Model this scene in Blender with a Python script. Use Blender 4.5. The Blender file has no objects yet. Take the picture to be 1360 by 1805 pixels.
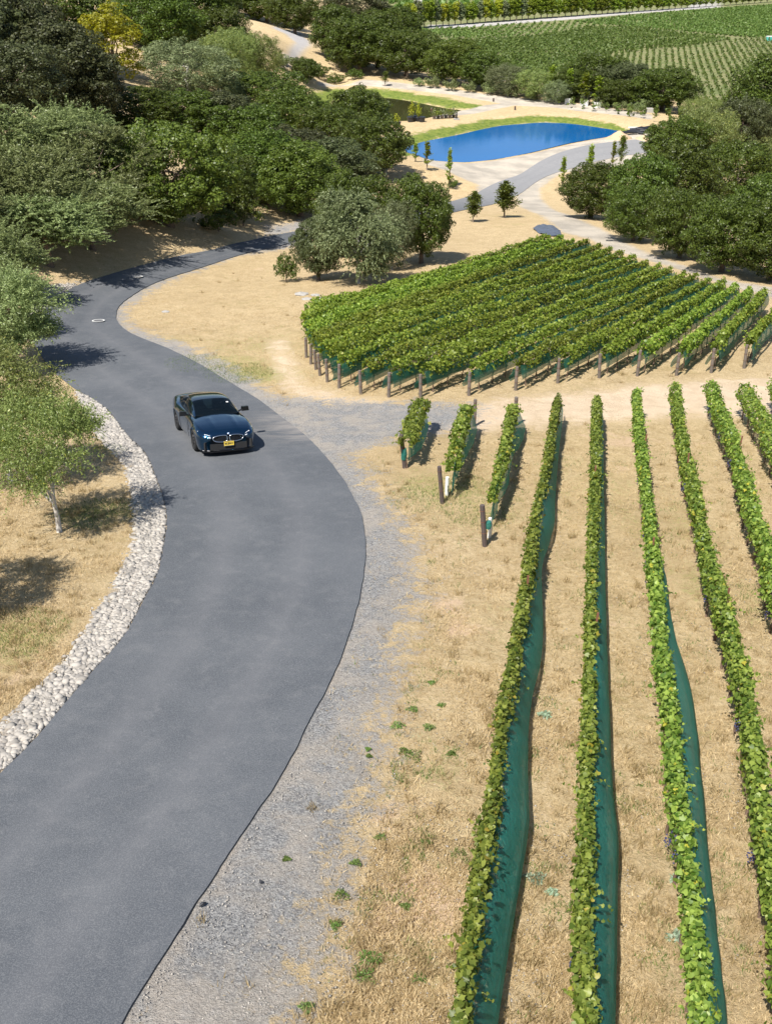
import bpy, math, random
import numpy as np
from mathutils import Vector, Matrix

rng = np.random.default_rng(7)
random.seed(7)
scene = bpy.context.scene
COL = scene.collection

# ------------------------------------------------------------------ camera
FPX = 1810.0                       # focal length in photograph pixels (1360 x 1805)
PITCH = math.atan(1022 / 1810.0)   # looking down
cam = bpy.data.cameras.new('camera')
cam.sensor_fit = 'VERTICAL'
cam.sensor_height = 24.0
cam.lens = 24.0 * FPX / 1805.0
cam.clip_start = 0.2
cam.clip_end = 6000
cam_o = bpy.data.objects.new('camera', cam)
COL.objects.link(cam_o)
cam_o.location = (0, 0, 0)
cam_o.rotation_euler = (math.pi / 2 - PITCH, 0, 0)
scene.camera = cam_o

# ------------------------------------------------------------------ light
SUN_EL = math.radians(56)
SUN_AZ = math.radians(-148)        # angle from +Y towards +X: the sun stands behind the viewer, to the left
world = bpy.data.worlds.new('World')
scene.world = world
world.use_nodes = True
nt = world.node_tree
nt.nodes.clear()
wo = nt.nodes.new('ShaderNodeOutputWorld')
bg = nt.nodes.new('ShaderNodeBackground')
sky = nt.nodes.new('ShaderNodeTexSky')
sky.sky_type = 'NISHITA'
sky.sun_disc = False
sky.sun_elevation = SUN_EL
sky.sun_rotation = SUN_AZ
sky.air_density = 1.0
sky.dust_density = 0.6
bg.inputs[1].default_value = 0.075
nt.links.new(sky.outputs[0], bg.inputs[0])
nt.links.new(bg.outputs[0], wo.inputs[0])
sun = bpy.data.lights.new('sun', 'SUN')
sun.energy = 5.0
sun.angle = math.radians(0.53)
sun.color = (1.0, 0.95, 0.87)
sun_o = bpy.data.objects.new('sun', sun)
COL.objects.link(sun_o)
sd = Vector((math.sin(SUN_AZ) * math.cos(SUN_EL), math.cos(SUN_AZ) * math.cos(SUN_EL), math.sin(SUN_EL)))
sun_o.rotation_euler = sd.to_track_quat('Z', 'Y').to_euler()
sun_o.location = (-30, 0, 60)
scene.view_settings.view_transform = 'Standard'
scene.view_settings.look = 'None'
scene.view_settings.exposure = 0.64
scene.view_settings.gamma = 1.0
scene.cycles.max_bounces = 6
scene.cycles.diffuse_bounces = 3
scene.cycles.transparent_max_bounces = 12
scene.cycles.use_adaptive_sampling = True

# ------------------------------------------------------------------ helpers
_OU = ['first','second','third','fourth','fifth','sixth','seventh','eighth','ninth','tenth','eleventh','twelfth','thirteenth','fourteenth','fifteenth','sixteenth','seventeenth','eighteenth','nineteenth']
_T = {2:('twent','twenty'),3:('thirt','thirty'),4:('fort','forty'),5:('fift','fifty'),6:('sixt','sixty')}
def ordinal(i):
    i += 1
    if i < 20: return _OU[i-1]
    t, u = divmod(i, 10)
    return _T[t][0] + 'ieth' if u == 0 else _T[t][1] + '-' + _OU[u-1]

def tag(o, label=None, cat=None, group=None, kind=None):
    if label: o['label'] = label
    if cat: o['category'] = cat
    if group: o['group'] = group
    if kind: o['kind'] = kind
    return o

def link(o, parent=None):
    COL.objects.link(o)
    if parent is not None:
        o.parent = parent
    return o

def empty(name, loc=(0, 0, 0), rot=(0, 0, 0), scale=(1, 1, 1)):
    o = bpy.data.objects.new(name, None)
    o.empty_display_size = 0.3
    COL.objects.link(o)
    o.location = loc; o.rotation_euler = rot; o.scale = scale
    return o

def np_mesh(name, verts, faces, mats=(), attrs=None, smooth=False, uv=None):
    """faces: (n,k) int array or list of such arrays"""
    if not isinstance(faces, (list, tuple)):
        faces = [faces]
    faces = [np.asarray(f, dtype=np.int32) for f in faces if len(f)]
    me = bpy.data.meshes.new(name)
    verts = np.asarray(verts, dtype=np.float32)
    me.vertices.add(len(verts))
    me.vertices.foreach_set('co', verts.ravel())
    nl = sum(f.size for f in faces)
    npoly = sum(len(f) for f in faces)
    me.loops.add(nl)
    me.loops.foreach_set('vertex_index', np.concatenate([f.ravel() for f in faces]))
    me.polygons.add(npoly)
    tot = np.concatenate([np.full(len(f), f.shape[1], dtype=np.int32) for f in faces])
    start = np.concatenate([[0], np.cumsum(tot)[:-1]]).astype(np.int32)
    me.polygons.foreach_set('loop_start', start)
    if smooth:
        me.polygons.foreach_set('use_smooth', np.ones(npoly, dtype=bool))
    me.update(calc_edges=True)
    if attrs:
        for k, a in attrs.items():
            at_ = me.attributes.new(k, 'FLOAT', 'POINT')
            at_.data.foreach_set('value', np.asarray(a, dtype=np.float32))
    for m in mats:
        me.materials.append(m)
    return me

class MB:
    """collects simple shapes into one mesh"""
    def __init__(s):
        s.v = []; s.f = []
    def add(s, vs, fs):
        b = len(s.v)
        s.v += [tuple(map(float, p)) for p in vs]
        s.f += [tuple(b + i for i in f) for f in fs]
    def box(s, c, d, M=None, taper=1.0):
        x, y, z = d[0] / 2, d[1] / 2, d[2] / 2
        vs = []
        for sz in (-1, 1):
            k = taper if sz > 0 else 1
            for sx, sy in ((-1, -1), (1, -1), (1, 1), (-1, 1)):
                vs.append(Vector((sx * x * k, sy * y * k, sz * z)))
        if M is not None:
            vs = [M @ p for p in vs]
        vs = [p + Vector(c) for p in vs]
        s.add(vs, [(3, 2, 1, 0), (4, 5, 6, 7), (0, 1, 5, 4), (1, 2, 6, 5), (2, 3, 7, 6), (3, 0, 4, 7)])
    def tube(s, pts, rads, n=8, caps=True):
        pts = [Vector(p) for p in pts]
        if not hasattr(rads, '__len__'): rads = [rads] * len(pts)
        rings = []
        vs = []
        up = Vector((0, 0, 1))
        for i, p in enumerate(pts):
            d = (pts[min(i + 1, len(pts) - 1)] - pts[max(i - 1, 0)])
            if d.length < 1e-9: d = Vector((0, 0, 1))
            d.normalize()
            a = up if abs(d.dot(up)) < .9 else Vector((1, 0, 0))
            u = d.cross(a).normalized(); w = d.cross(u)
            for k in range(n):
                t = 2 * math.pi * k / n
                vs.append(p + (u * math.cos(t) + w * math.sin(t)) * rads[i])
        fs = []
        for i in range(len(pts) - 1):
            for k in range(n):
                a = i * n + k; b = i * n + (k + 1) % n
                fs.append((a, b, b + n, a + n))
        if caps:
            fs.append(tuple(range(n)))
            fs.append(tuple((len(pts) - 1) * n + k for k in reversed(range(n))))
        s.add(vs, fs)
    def disc(s, c, axis, r, n=24, r0=0.0):
        axis = Vector(axis).normalized()
        a = Vector((0, 0, 1)) if abs(axis.z) < .9 else Vector((1, 0, 0))
        u = axis.cross(a).normalized(); w = axis.cross(u)
        c = Vector(c)
        ring = [c + (u * math.cos(2 * math.pi * k / n) + w * math.sin(2 * math.pi * k / n)) * r for k in range(n)]
        if r0 > 0:
            ring2 = [c + (u * math.cos(2 * math.pi * k / n) + w * math.sin(2 * math.pi * k / n)) * r0 for k in range(n)]
            s.add(ring + ring2, [(k, (k + 1) % n, n + (k + 1) % n, n + k) for k in range(n)])
        else:
            s.add(ring, [tuple(range(n))])
    def mesh(s, name, mat, smooth=False):
        me = bpy.data.meshes.new(name)
        me.from_pydata(s.v, [], s.f)
        if smooth:
            me.polygons.foreach_set('use_smooth', [True] * len(me.polygons))
        if mat is not None: me.materials.append(mat)
        me.update()
        return me
    def build(s, name, mat, parent=None, smooth=False):
        o = bpy.data.objects.new(name, s.mesh(name, mat, smooth))
        return link(o, parent)

def obj(name, me, parent=None, loc=None):
    o = bpy.data.objects.new(name, me)
    if loc is not None: o.location = loc
    return link(o, parent)

# value noise, vectorised
def _hash(ix, iy, seed):
    h = (ix.astype(np.int64) * 374761393 + iy.astype(np.int64) * 668265263 + seed * 1442695041) & 0xffffffff
    h = ((h ^ (h >> 13)) * 1274126177) & 0xffffffff
    return ((h ^ (h >> 16)) & 0xffff) / 65535.0
def vnoise(x, y, seed=0):
    x = np.asarray(x, float); y = np.asarray(y, float)
    ix = np.floor(x); iy = np.floor(y); fx = x - ix; fy = y - iy
    fx = fx * fx * (3 - 2 * fx); fy = fy * fy * (3 - 2 * fy)
    a = _hash(ix, iy, seed); b = _hash(ix + 1, iy, seed); c = _hash(ix, iy + 1, seed); d = _hash(ix + 1, iy + 1, seed)
    return (a * (1 - fx) + b * fx) * (1 - fy) + (c * (1 - fx) + d * fx) * fy
def fbm(x, y, seed=0, o=3):
    s = 0; a = .5; t = 0
    for i in range(o):
        s = s + a * vnoise(x * 2 ** i, y * 2 ** i, seed + i * 17); t += a; a *= .5
    return s / t

# ------------------------------------------------------------------ terrain height (world: camera at the origin)
CP, SP = math.cos(PITCH), math.sin(PITCH)
def rays(u, v):
    u = np.asarray(u, float); v = np.asarray(v, float)
    a = (u - 680) / FPX; b = (902.5 - v) / FPX
    return np.stack([a, CP + b * SP, -SP + b * CP], -1)
def drop_pt(u, v, drop):
    d = rays(u, v); t = -drop / d[2]
    return (d[0] * t, d[1] * t, -drop)
def plane(x, y): return -(9.65 + .1206 * y)
ctrl = []
for x in (-45, -20, -8, 4, 16, 30, 45):
    for y in (-40, -15, 5, 20, 35): ctrl.append((x, y, plane(x, y) + (0.06 * max(0, -x - 9) if y > 20 else 0)))
for x, y, dz in [(-4, 50, 0), (8, 50, 0), (20, 50, 0), (34, 50, -.5), (-10, 62, 0), (0, 65, 0), (12, 66, 0), (26, 62, -.3),
                 (-6, 75, 0), (4, 80, 0), (14, 82, 0), (-15, 46, 0), (-12, 57, 0), (-9, 68, 0), (0, 92, .2), (-16, 38, .2)]:
    ctrl.append((x, y, plane(x, y) + dz))
for x, y, d in [(-13, 68, 16.2), (-17, 62, 14.6), (-20, 52, 14.0), (-24, 70, 12), (-26, 45, 12.2), (-35, 60, 9.5), (-20, 85, 15.5), (-10, 84, 18.3),
                (-50, 90, 7.5), (-35, 100, 11), (-18, 110, 17.5), (-60, 140, 7), (-35, 140, 13), (-90, 100, 2), (-90, 40, 4), (-70, -20, 4),
                (-80, 200, 5), (-120, 300, 0), (-180, 200, -8), (-150, 60, -4), (-200, 400, -10), (-300, 200, -15), (-80, 400, 8),
                (-40, 300, 17), (-48, 225, 13.5), (-5, 185, 21.5), (0, 260, 25), (-20, 360, 22),
                (40, 75, 20.3), (50, 95, 23.5), (55, 60, 18.7), (75, 75, 24), (36, 105, 23.6), (48, 125, 25.2), (70, 120, 27), (60, 160, 27.5), (80, 200, 29.5),
                (80, 20, 14), (90, -20, 9), (120, 80, 24), (150, 150, 29), (-45, -60, 1), (0, -80, 0.5), (60, -80, 1),
                (5, 105, 22.4), (20, 108, 22.7), (30, 120, 22.9), (12, 118, 23.1), (-3, 112, 21.6), (-6, 128, 21.9),
                (15, 165, 22.4), (30, 160, 22.5), (0, 165, 22.4), (-10, 170, 22.4), (-12, 185, 22.2), (42, 150, 22.7),
                (5, 198, 21.8), (25, 190, 22.4), (45, 172, 23.0),
                (20, 225, 27), (50, 215, 28.5), (0, 230, 25.5),
                (100, 240, 30), (50, 260, 30), (20, 300, 30), (200, 250, 30), (300, 100, 28), (100, 350, 30), (0, 420, 30), (200, 420, 30), (350, 350, 30),
                (60, 500, 30), (200, 600, 30), (400, 600, 31), (0, 650, 30), (-120, 600, 26), (400, 200, 30), (100, 900, 30), (500, 900, 31), (-300, 900, 20),
                (0, 1800, 30), (1200, 1800, 30), (-1200, 1800, 22), (1200, 400, 30), (-1000, 200, -10), (900, -500, 5), (-900, -500, 0), (0, -500, 0)]:
    ctrl.append((x, y, -d))
for (u, v, d) in [(520, 105, 18.0), (500, 120, 18.5), (545, 80, 18.0), (512, 58, 16.8), (430, 50, 15.2), (440, 35, 14.5), (505, 85, 17.0), (480, 45, 15.6),
                  (800, 250, 22.5), (780, 300, 21.8), (700, 290, 21.0)]:
    ctrl.append(drop_pt(u, v, d))
ctrl = np.array(ctrl)
SC = 40.0
def _U(r2):
    return np.where(r2 > 1e-12, r2 * np.log(np.maximum(r2, 1e-12)), 0.0)
_X = ctrl[:, :2] / SC; _n = len(ctrl)
_K = _U(((_X[:, None] - _X[None]) ** 2).sum(-1)) + np.eye(_n) * 0.004
_P = np.c_[np.ones(_n), _X]
_A = np.block([[_K, _P], [_P.T, np.zeros((3, 3))]])
_w = np.linalg.solve(_A, np.r_[ctrl[:, 2] - plane(ctrl[:, 0], ctrl[:, 1]), 0, 0, 0])
def Hraw(x, y):
    x = np.asarray(x, float); y = np.asarray(y, float); sh = x.shape
    x = x.ravel(); y = y.ravel(); out = np.empty(len(x))
    for i in range(0, len(x), 5000):
        q = np.c_[x[i:i + 5000], y[i:i + 5000]] / SC
        out[i:i + 5000] = _U(((q[:, None] - _X[None]) ** 2).sum(-1)) @ _w[:_n] + _w[_n] + q @ _w[_n + 1:]
    z = out + plane(x, y)
    # the road-and-vineyard slope is an even plane: blend to it near the camera
    k = np.clip((44 - y) / 10, 0, 1) * np.clip((x + 15) / 5, 0, 1)
    z = z * (1 - k) + plane(x, y) * k
    # the drive dips away below the bend
    z = z - .40 * np.exp(-((y - 32.5) / 5.6) ** 2) * np.clip((-x) / 3, 0, 1)
    return z.reshape(sh)

def poly_sd(x, y, P):
    """signed distance, positive inside"""
    x = np.asarray(x, float); y = np.asarray(y, float)
    sh = x.shape; x = x.ravel(); y = y.ravel()
    P = np.asarray(P, float); Q = np.roll(P, -1, 0)
    lo = P.min(0) - 14; hi = P.max(0) + 14
    out = np.full(len(x), -12.0)
    m = (x > lo[0]) & (x < hi[0]) & (y > lo[1]) & (y < hi[1])
    if m.any():
        px = x[m]; py = y[m]; d2 = np.full(len(px), 1e9); ins = np.zeros(len(px), bool)
        for a, b in zip(P, Q):
            e = b - a; L = (e ** 2).sum() + 1e-12
            t = np.clip(((px - a[0]) * e[0] + (py - a[1]) * e[1]) / L, 0, 1)
            d2 = np.minimum(d2, (px - a[0] - t * e[0]) ** 2 + (py - a[1] - t * e[1]) ** 2)
            c = ((a[1] > py) != (b[1] > py))
            with np.errstate(divide='ignore', invalid='ignore'):
                xi = a[0] + (py - a[1]) * e[0] / (e[1] if abs(e[1]) > 1e-12 else 1e-12)
            ins ^= c & (px < xi)
        out[m] = np.where(ins, 1, -1) * np.sqrt(d2)
    return out.reshape(sh)

POND_Z = -22.95; POND2_Z = -22.75
def level_poly(pts, z):
    r = rays([p[0] for p in pts], [p[1] for p in pts]); t = z / r[:, 2]
    return np.c_[r[:, 0] * t, r[:, 1] * t]
pond_px = [(715, 260), (745, 250), (805, 238), (880, 222), (955, 216), (1005, 218), (1055, 225), (1093, 232), (1075, 240), (1005, 252), (930, 270), (870, 281), (815, 286), (765, 283), (735, 274), (715, 267)]
pond2_px = [(585, 180), (612, 172), (646, 170), (685, 173), (725, 179), (765, 187), (791, 192), (815, 195), (778, 200), (760, 206), (725, 213), (700, 214), (672, 206), (640, 200), (600, 193)]
POND = level_poly(pond_px, POND_Z); POND2 = level_poly(pond2_px, POND2_Z)
def Hexact(x, y):
    z = Hraw(x, y)
    for P, L, w in ((POND, POND_Z, 9.0), (POND2, POND2_Z, 7.0)):
        d = poly_sd(x, y, P)
        # banks settle to the water line, bed goes below it
        t = np.clip(1 + d / w, 0, 1); t = t * t * (3 - 2 * t)
        shore = L + np.clip(-d * .16, 0, 2) - np.clip(d * .5, 0, .8)
        z = z * (1 - t) + shore * t
    return z
class Grid:
    def __init__(g, x0, x1, y0, y1, st):
        g.x0, g.y0, g.st = x0, y0, st
        g.xs = np.arange(x0, x1 + st * .5, st); g.ys = np.arange(y0, y1 + st * .5, st)
        X, Y = np.meshgrid(g.xs, g.ys); g.Z = Hexact(X, Y)
    def inside(g, x, y):
        return (x > g.x0) & (x < g.xs[-1] - g.st) & (y > g.y0) & (y < g.ys[-1] - g.st)
    def get(g, x, y):
        fx = np.clip((x - g.x0) / g.st, 0, len(g.xs) - 1.001); fy = np.clip((y - g.y0) / g.st, 0, len(g.ys) - 1.001)
        ix = fx.astype(int); iy = fy.astype(int); fx = fx - ix; fy = fy - iy; Z = g.Z
        return (Z[iy, ix] * (1 - fx) + Z[iy, ix + 1] * fx) * (1 - fy) + (Z[iy + 1, ix] * (1 - fx) + Z[iy + 1, ix + 1] * fx) * fy
G1 = Grid(-32, 48, -8, 110, .4); G2 = Grid(-100, 140, -60, 260, 1.0); G3 = Grid(-3600, 3600, -3600, 3900, 15.0)
def H(x, y):
    x = np.asarray(x, float); y = np.asarray(y, float); x, y = np.broadcast_arrays(x, y)
    return np.where(G1.inside(x, y), G1.get(x, y), np.where(G2.inside(x, y), G2.get(x, y), G3.get(x, y)))
def at(u, v, h=0.0):
    """pixel -> point h metres above the ground"""
    u = np.atleast_1d(np.asarray(u, float)); v = np.atleast_1d(np.asarray(v, float))
    d = rays(u, v)
    t = np.full(len(u), 6.0); prev = t.copy(); done = np.zeros(len(u), bool)
    step = 1.02
    while not done.all() and t.max() < 4000:
        p = d * t[:, None]
        below = p[:, 2] < H(p[:, 0], p[:, 1]) + h
        done |= below
        prev = np.where(done, prev, t); t = np.where(done, t, t * step)
    lo, hi = prev, t
    for _ in range(16):
        m = (lo + hi) / 2; p = d * m[:, None]
        below = p[:, 2] < H(p[:, 0], p[:, 1]) + h
        hi = np.where(below, m, hi); lo = np.where(below, lo, m)
    return d * hi[:, None]
def at1(u, v, h=0.0): return at(u, v, h)[0]
def pts_at(L, h=0.0):
    a = np.array(L, float); return at(a[:, 0], a[:, 1], h)
def proj(p):
    p = np.asarray(p, float)
    dep = p[..., 1] * CP - p[..., 2] * SP; up = p[..., 1] * SP + p[..., 2] * CP
    return 680 + FPX * p[..., 0] / dep, 902.5 - FPX * up / dep, dep
def height_for(p, v):
    b = (902.5 - v) / FPX
    return p[1] * (b * CP - SP) / (CP + b * SP) - p[2]

# ------------------------------------------------------------------ materials
def new_mat(name):
    m = bpy.data.materials.new(name); m.use_nodes = True
    n = m.node_tree; b = n.nodes['Principled BSDF']
    return m, n, b
def nd(n, t, **kw):
    x = n.nodes.new(t)
    for k, v in kw.items():
        if k.startswith('i_'):
            key = k[2:]; key = int(key) if key.isdigit() else key
            x.inputs[key].default_value = v
        else: setattr(x, k, v)
    return x
def L(n, a, b): n.links.new(a, b)
def math_(n, op, a, b=None, clamp=False):
    x = n.nodes.new('ShaderNodeMath'); x.operation = op; x.use_clamp = clamp
    for i, s in enumerate((a, b)):
        if s is None: continue
        if isinstance(s, (int, float)): x.inputs[i].default_value = s
        else: L(n, s, x.inputs[i])
    return x.outputs[0]
def mixc(n, f, a, b):
    x = n.nodes.new('ShaderNodeMix'); x.data_type = 'RGBA'
    for i, s in ((0, f), (6, a), (7, b)):
        if isinstance(s, (int, float)): x.inputs[i].default_value = s
        elif isinstance(s, tuple): x.inputs[i].default_value = (*s, 1)
        else: L(n, s, x.inputs[i])
    return x.outputs[2]
def noise(n, scale, detail=3, rough=.55, vec=None, dist=0.0):
    x = nd(n, 'ShaderNodeTexNoise', i_Scale=scale, i_Detail=detail, i_Roughness=rough, i_Distortion=dist)
    if vec is not None: L(n, vec, x.inputs['Vector'])
    return x.outputs['Fac']
def ramp(n, fac, lo, hi):
    x = nd(n, 'ShaderNodeMapRange', interpolation_type='SMOOTHSTEP')
    x.inputs[1].default_value = lo; x.inputs[2].default_value = hi
    L(n, fac, x.inputs[0]); return x.outputs[0]
def position(n): return nd(n, 'ShaderNodeNewGeometry').outputs['Position']
def attr(n, name):
    return nd(n, 'ShaderNodeAttribute', attribute_name=name).outputs['Fac']
def bump(n, b, h, strength=.3, dist=.05):
    x = nd(n, 'ShaderNodeBump', i_Strength=strength, i_Distance=dist)
    L(n, h, x.inputs['Height']); L(n, x.outputs[0], b.inputs['Normal'])

def simple(name, col, rough=.7, metal=0.0, vary=.15, scale=12.0, coat=0.0, spec=.5, emit=None):
    m, n, b = new_mat(name)
    b.inputs['Roughness'].default_value = rough; b.inputs['Metallic'].default_value = metal
    b.inputs['Specular IOR Level'].default_value = spec
    b.inputs['Coat Weight'].default_value = coat
    if vary > 0:
        tc = nd(n, 'ShaderNodeTexCoord').outputs['Object']
        f = noise(n, scale, 4, .6, tc)
        L(n, mixc(n, f, tuple(c * (1 - vary) for c in col), tuple(min(1, c * (1 + vary)) for c in col)), b.inputs['Base Color'])
    else: b.inputs['Base Color'].default_value = (*col, 1)
    if emit:
        b.inputs['Emission Color'].default_value = (*emit[0], 1); b.inputs['Emission Strength'].default_value = emit[1]
    return m

def leaf_mat(name, dark, light, trans=.35, rough=.5, extra=None, spec=.35):
    """leaf colours vary from leaf to leaf with the random 'tint' of each leaf and from tree to tree"""
    m, n, b = new_mat(name)
    t = attr(n, 'tint')
    oi = nd(n, 'ShaderNodeObjectInfo').outputs['Random']
    c = mixc(n, t, dark, light)
    if extra is not None:
        c = mixc(n, ramp(n, t, .965, .995), c, extra)
    hs = nd(n, 'ShaderNodeHueSaturation')
    L(n, c, hs.inputs['Color'])
    L(n, math_(n, 'ADD', math_(n, 'MULTIPLY', oi, .5), .75), hs.inputs['Value'])
    L(n, math_(n, 'ADD', math_(n, 'MULTIPLY', oi, .03), .487), hs.inputs['Hue'])
    L(n, hs.outputs[0], b.inputs['Base Color'])
    b.inputs['Roughness'].default_value = rough
    b.inputs['Specular IOR Level'].default_value = spec
    tr = nd(n, 'ShaderNodeBsdfTranslucent')
    h2 = nd(n, 'ShaderNodeHueSaturation', i_Value=1.15, i_Saturation=1.1)
    L(n, hs.outputs[0], h2.inputs['Color']); L(n, h2.outputs[0], tr.inputs[0])
    mx = nd(n, 'ShaderNodeMixShader'); mx.inputs[0].default_value = trans
    L(n, b.outputs[0], mx.inputs[1]); L(n, tr.outputs[0], mx.inputs[2])
    L(n, mx.outputs[0], n.nodes['Material Output'].inputs[0])
    return m

# ---- ground: one material shared by every piece of the terrain sheet
def ground_material():
    m, n, b = new_mat('terrain')
    P = position(n)
    n1 = noise(n, .35, 4, .6, P); n2 = noise(n, 1.7, 5, .65, P, .6); n3 = noise(n, 9, 5, .7, P, .5); n4 = noise(n, 45, 4, .75, P)
    mp = nd(n, 'ShaderNodeMapping'); mp.inputs['Scale'].default_value = (1, .45, 1); mp.inputs['Rotation'].default_value = (0, 0, .5)
    L(n, P, mp.inputs[0])
    n5 = noise(n, 22, 4, .8, mp.outputs[0], 1.2)
    # dry grass
    c = mixc(n, ramp(n, n2, .34, .68), (.60, .46, .265), (.46, .34, .185))
    c = mixc(n, math_(n, 'MULTIPLY', ramp(n, n3, .42, .66), .75), c, (.69, .55, .345))
    c = mixc(n, math_(n, 'MULTIPLY', ramp(n, n5, .5, .66), .65), c, (.28, .19, .095))
    c = mixc(n, math_(n, 'MULTIPLY', ramp(n, n4, .54, .72), .6), c, (.80, .66, .42))
    c = mixc(n, math_(n, 'MULTIPLY', ramp(n, noise(n, .13, 5, .7, P, .6), .48, .64), .4), c, (.46, .34, .19))
    c = mixc(n, math_(n, 'MULTIPLY', ramp(n, noise(n, .55, 5, .75, P, 1.0), .56, .68), .4), c, (.38, .30, .14))
    g = math_(n, 'ADD', attr(n, 'green'), math_(n, 'SUBTRACT', math_(n, 'MULTIPLY', n2, .9), .62))
    g = math_(n, 'ADD', g, math_(n, 'MULTIPLY', math_(n, 'SUBTRACT', n3, .5), 2.0))
    c = mixc(n, math_(n, 'MULTIPLY', ramp(n, g, .05, .8), .7), c, mixc(n, n3, (.16, .20, .04), (.40, .42, .11)))
    # bare pale soil patches
    s = math_(n, 'ADD', attr(n, 'bare'), math_(n, 'MULTIPLY', math_(n, 'SUBTRACT', noise(n, .9, 5, .6, P, .8), .5), 4.0))
    s = math_(n, 'ADD', s, math_(n, 'MULTIPLY', math_(n, 'SUBTRACT', n3, .5), 1.2))
    c = mixc(n, ramp(n, s, .35, 1.25), c, mixc(n, n3, (.60, .43, .285), (.71, .54, .37)))
    # lush bank
    l = math_(n, 'ADD', attr(n, 'lush'), math_(n, 'MULTIPLY', math_(n, 'SUBTRACT', n1, .5), 1.3)); l = math_(n, 'ADD', l, math_(n, 'MULTIPLY', math_(n, 'SUBTRACT', n2, .5), 1.2))
    c = mixc(n, ramp(n, l, .25, .75), c, mixc(n, ramp(n, n2, .3, .7), (.085, .14, .025), (.24, .27, .06)))
    # packed dirt path
    d = math_(n, 'ADD', attr(n, 'dirt'), math_(n, 'MULTIPLY', math_(n, 'SUBTRACT', n2, .5), 2.2))
    c = mixc(n, ramp(n, d, -.35, .75), c, mixc(n, ramp(n, n2, .3, .7), (.66, .51, .35), (.76, .61, .44)))
    # light tan gravel
    e = math_(n, 'ADD', attr(n, 'pale'), math_(n, 'MULTIPLY', math_(n, 'SUBTRACT', n2, .5), 1.2))
    c = mixc(n, ramp(n, e, -.25, .45), c, mixc(n, ramp(n, n1, .35, .65), (.40, .36, .305), (.56, .50, .415)))
    # blue-grey crushed gravel with dirt blown over it
    q = math_(n, 'ADD', attr(n, 'gravel'), math_(n, 'MULTIPLY', math_(n, 'SUBTRACT', n2, .5), 3.0))
    q = math_(n, 'ADD', q, math_(n, 'MULTIPLY', math_(n, 'SUBTRACT', n3, .5), 2.2))
    vor = nd(n, 'ShaderNodeTexVoronoi', i_Scale=38.0); L(n, P, vor.inputs['Vector'])
    sp = nd(n, 'ShaderNodeSeparateColor'); L(n, vor.outputs['Color'], sp.inputs[0])
    gv = mixc(n, sp.outputs[0], (.19, .19, .196), (.42, .415, .405))
    dustf = math_(n, 'MULTIPLY', ramp(n, math_(n, 'ADD', math_(n, 'MULTIPLY', n2, .6), math_(n, 'MULTIPLY', noise(n, .8, 4, .6, P), .5)), .46, .66), .65)
    dustc = mixc(n, n3, (.42, .37, .315), (.52, .455, .38))
    gv = mixc(n, dustf, gv, dustc)
    gv = mixc(n, math_(n, 'MULTIPLY', ramp(n, n4, .6, .7), .5), gv, (.22, .21, .2))
    c = mixc(n, ramp(n, q, -.25, .55), c, gv)
    # stony strip bed
    c = mixc(n, ramp(n, attr(n, 'stone'), -.1, .25), c, mixc(n, sp.outputs[1], (.30, .27, .24), (.62, .56, .49)))
    # valley floor
    c = mixc(n, attr(n, 'valley'), c, mixc(n, ramp(n, n1, .35, .65), (.24, .225, .115), (.15, .18, .07)))
    c = mixc(n, attr(n, 'track'), c, (.42, .40, .39))
    L(n, c, b.inputs['Base Color'])
    b.inputs['Roughness'].default_value = .95; b.inputs['Specular IOR Level'].default_value = .15
    hh = math_(n, 'ADD', math_(n, 'MULTIPLY', n3, .8), math_(n, 'ADD', math_(n, 'MULTIPLY', n4, .45), math_(n, 'MULTIPLY', n5, .35)))
    bump(n, b, hh, 1.0, .09)
    return m
M_GROUND = ground_material()

def asphalt():
    m, n, b = new_mat('asphalt')
    P = position(n)
    a = noise(n, .5, 4, .6, P); f = noise(n, 60, 3, .8, P); g = noise(n, 3, 4, .6, P, .4)
    c = mixc(n, ramp(n, a, .3, .7), (.080, .089, .103), (.108, .117, .131))
    c = mixc(n, math_(n, 'MULTIPLY', ramp(n, g, .45, .75), .5), c, (.150, .155, .165))
    c = mixc(n, math_(n, 'MULTIPLY', ramp(n, f, .48, .62), .38), c, (.23, .235, .24))
    c = mixc(n, math_(n, 'MULTIPLY', ramp(n, f, .55, .42), .3), c, (.045, .048, .055))
    # old, sun-bleached stretch by the ponds and dust dragged in from the turn-off
    c = mixc(n, math_(n, 'MULTIPLY', attr(n, 'old'), .85), c, mixc(n, g, (.22, .22, .23), (.33, .325, .32)))
    mp = nd(n, 'ShaderNodeMapping'); mp.inputs['Scale'].default_value = (.55, 2.6, 1); mp.inputs['Rotation'].default_value = (0, 0, -.25)
    L(n, P, mp.inputs[0])
    st = noise(n, 1.3, 5, .6, mp.outputs[0], .8)
    dd = math_(n, 'MULTIPLY', attr(n, 'dust'), ramp(n, st, .35, .7))
    c = mixc(n, math_(n, 'MULTIPLY', dd, .8), c, (.40, .36, .32))
    # tyre-polished lanes
    ln = attr(n, 'lane')
    c = mixc(n, math_(n, 'MULTIPLY', ln, .22), c, (.19, .19, .2))
    L(n, c, b.inputs['Base Color'])
    b.inputs['Roughness'].default_value = .82; b.inputs['Specular IOR Level'].default_value = .3
    bump(n, b, f, .35, .02)
    return m
M_ASPHALT = asphalt()

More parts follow.
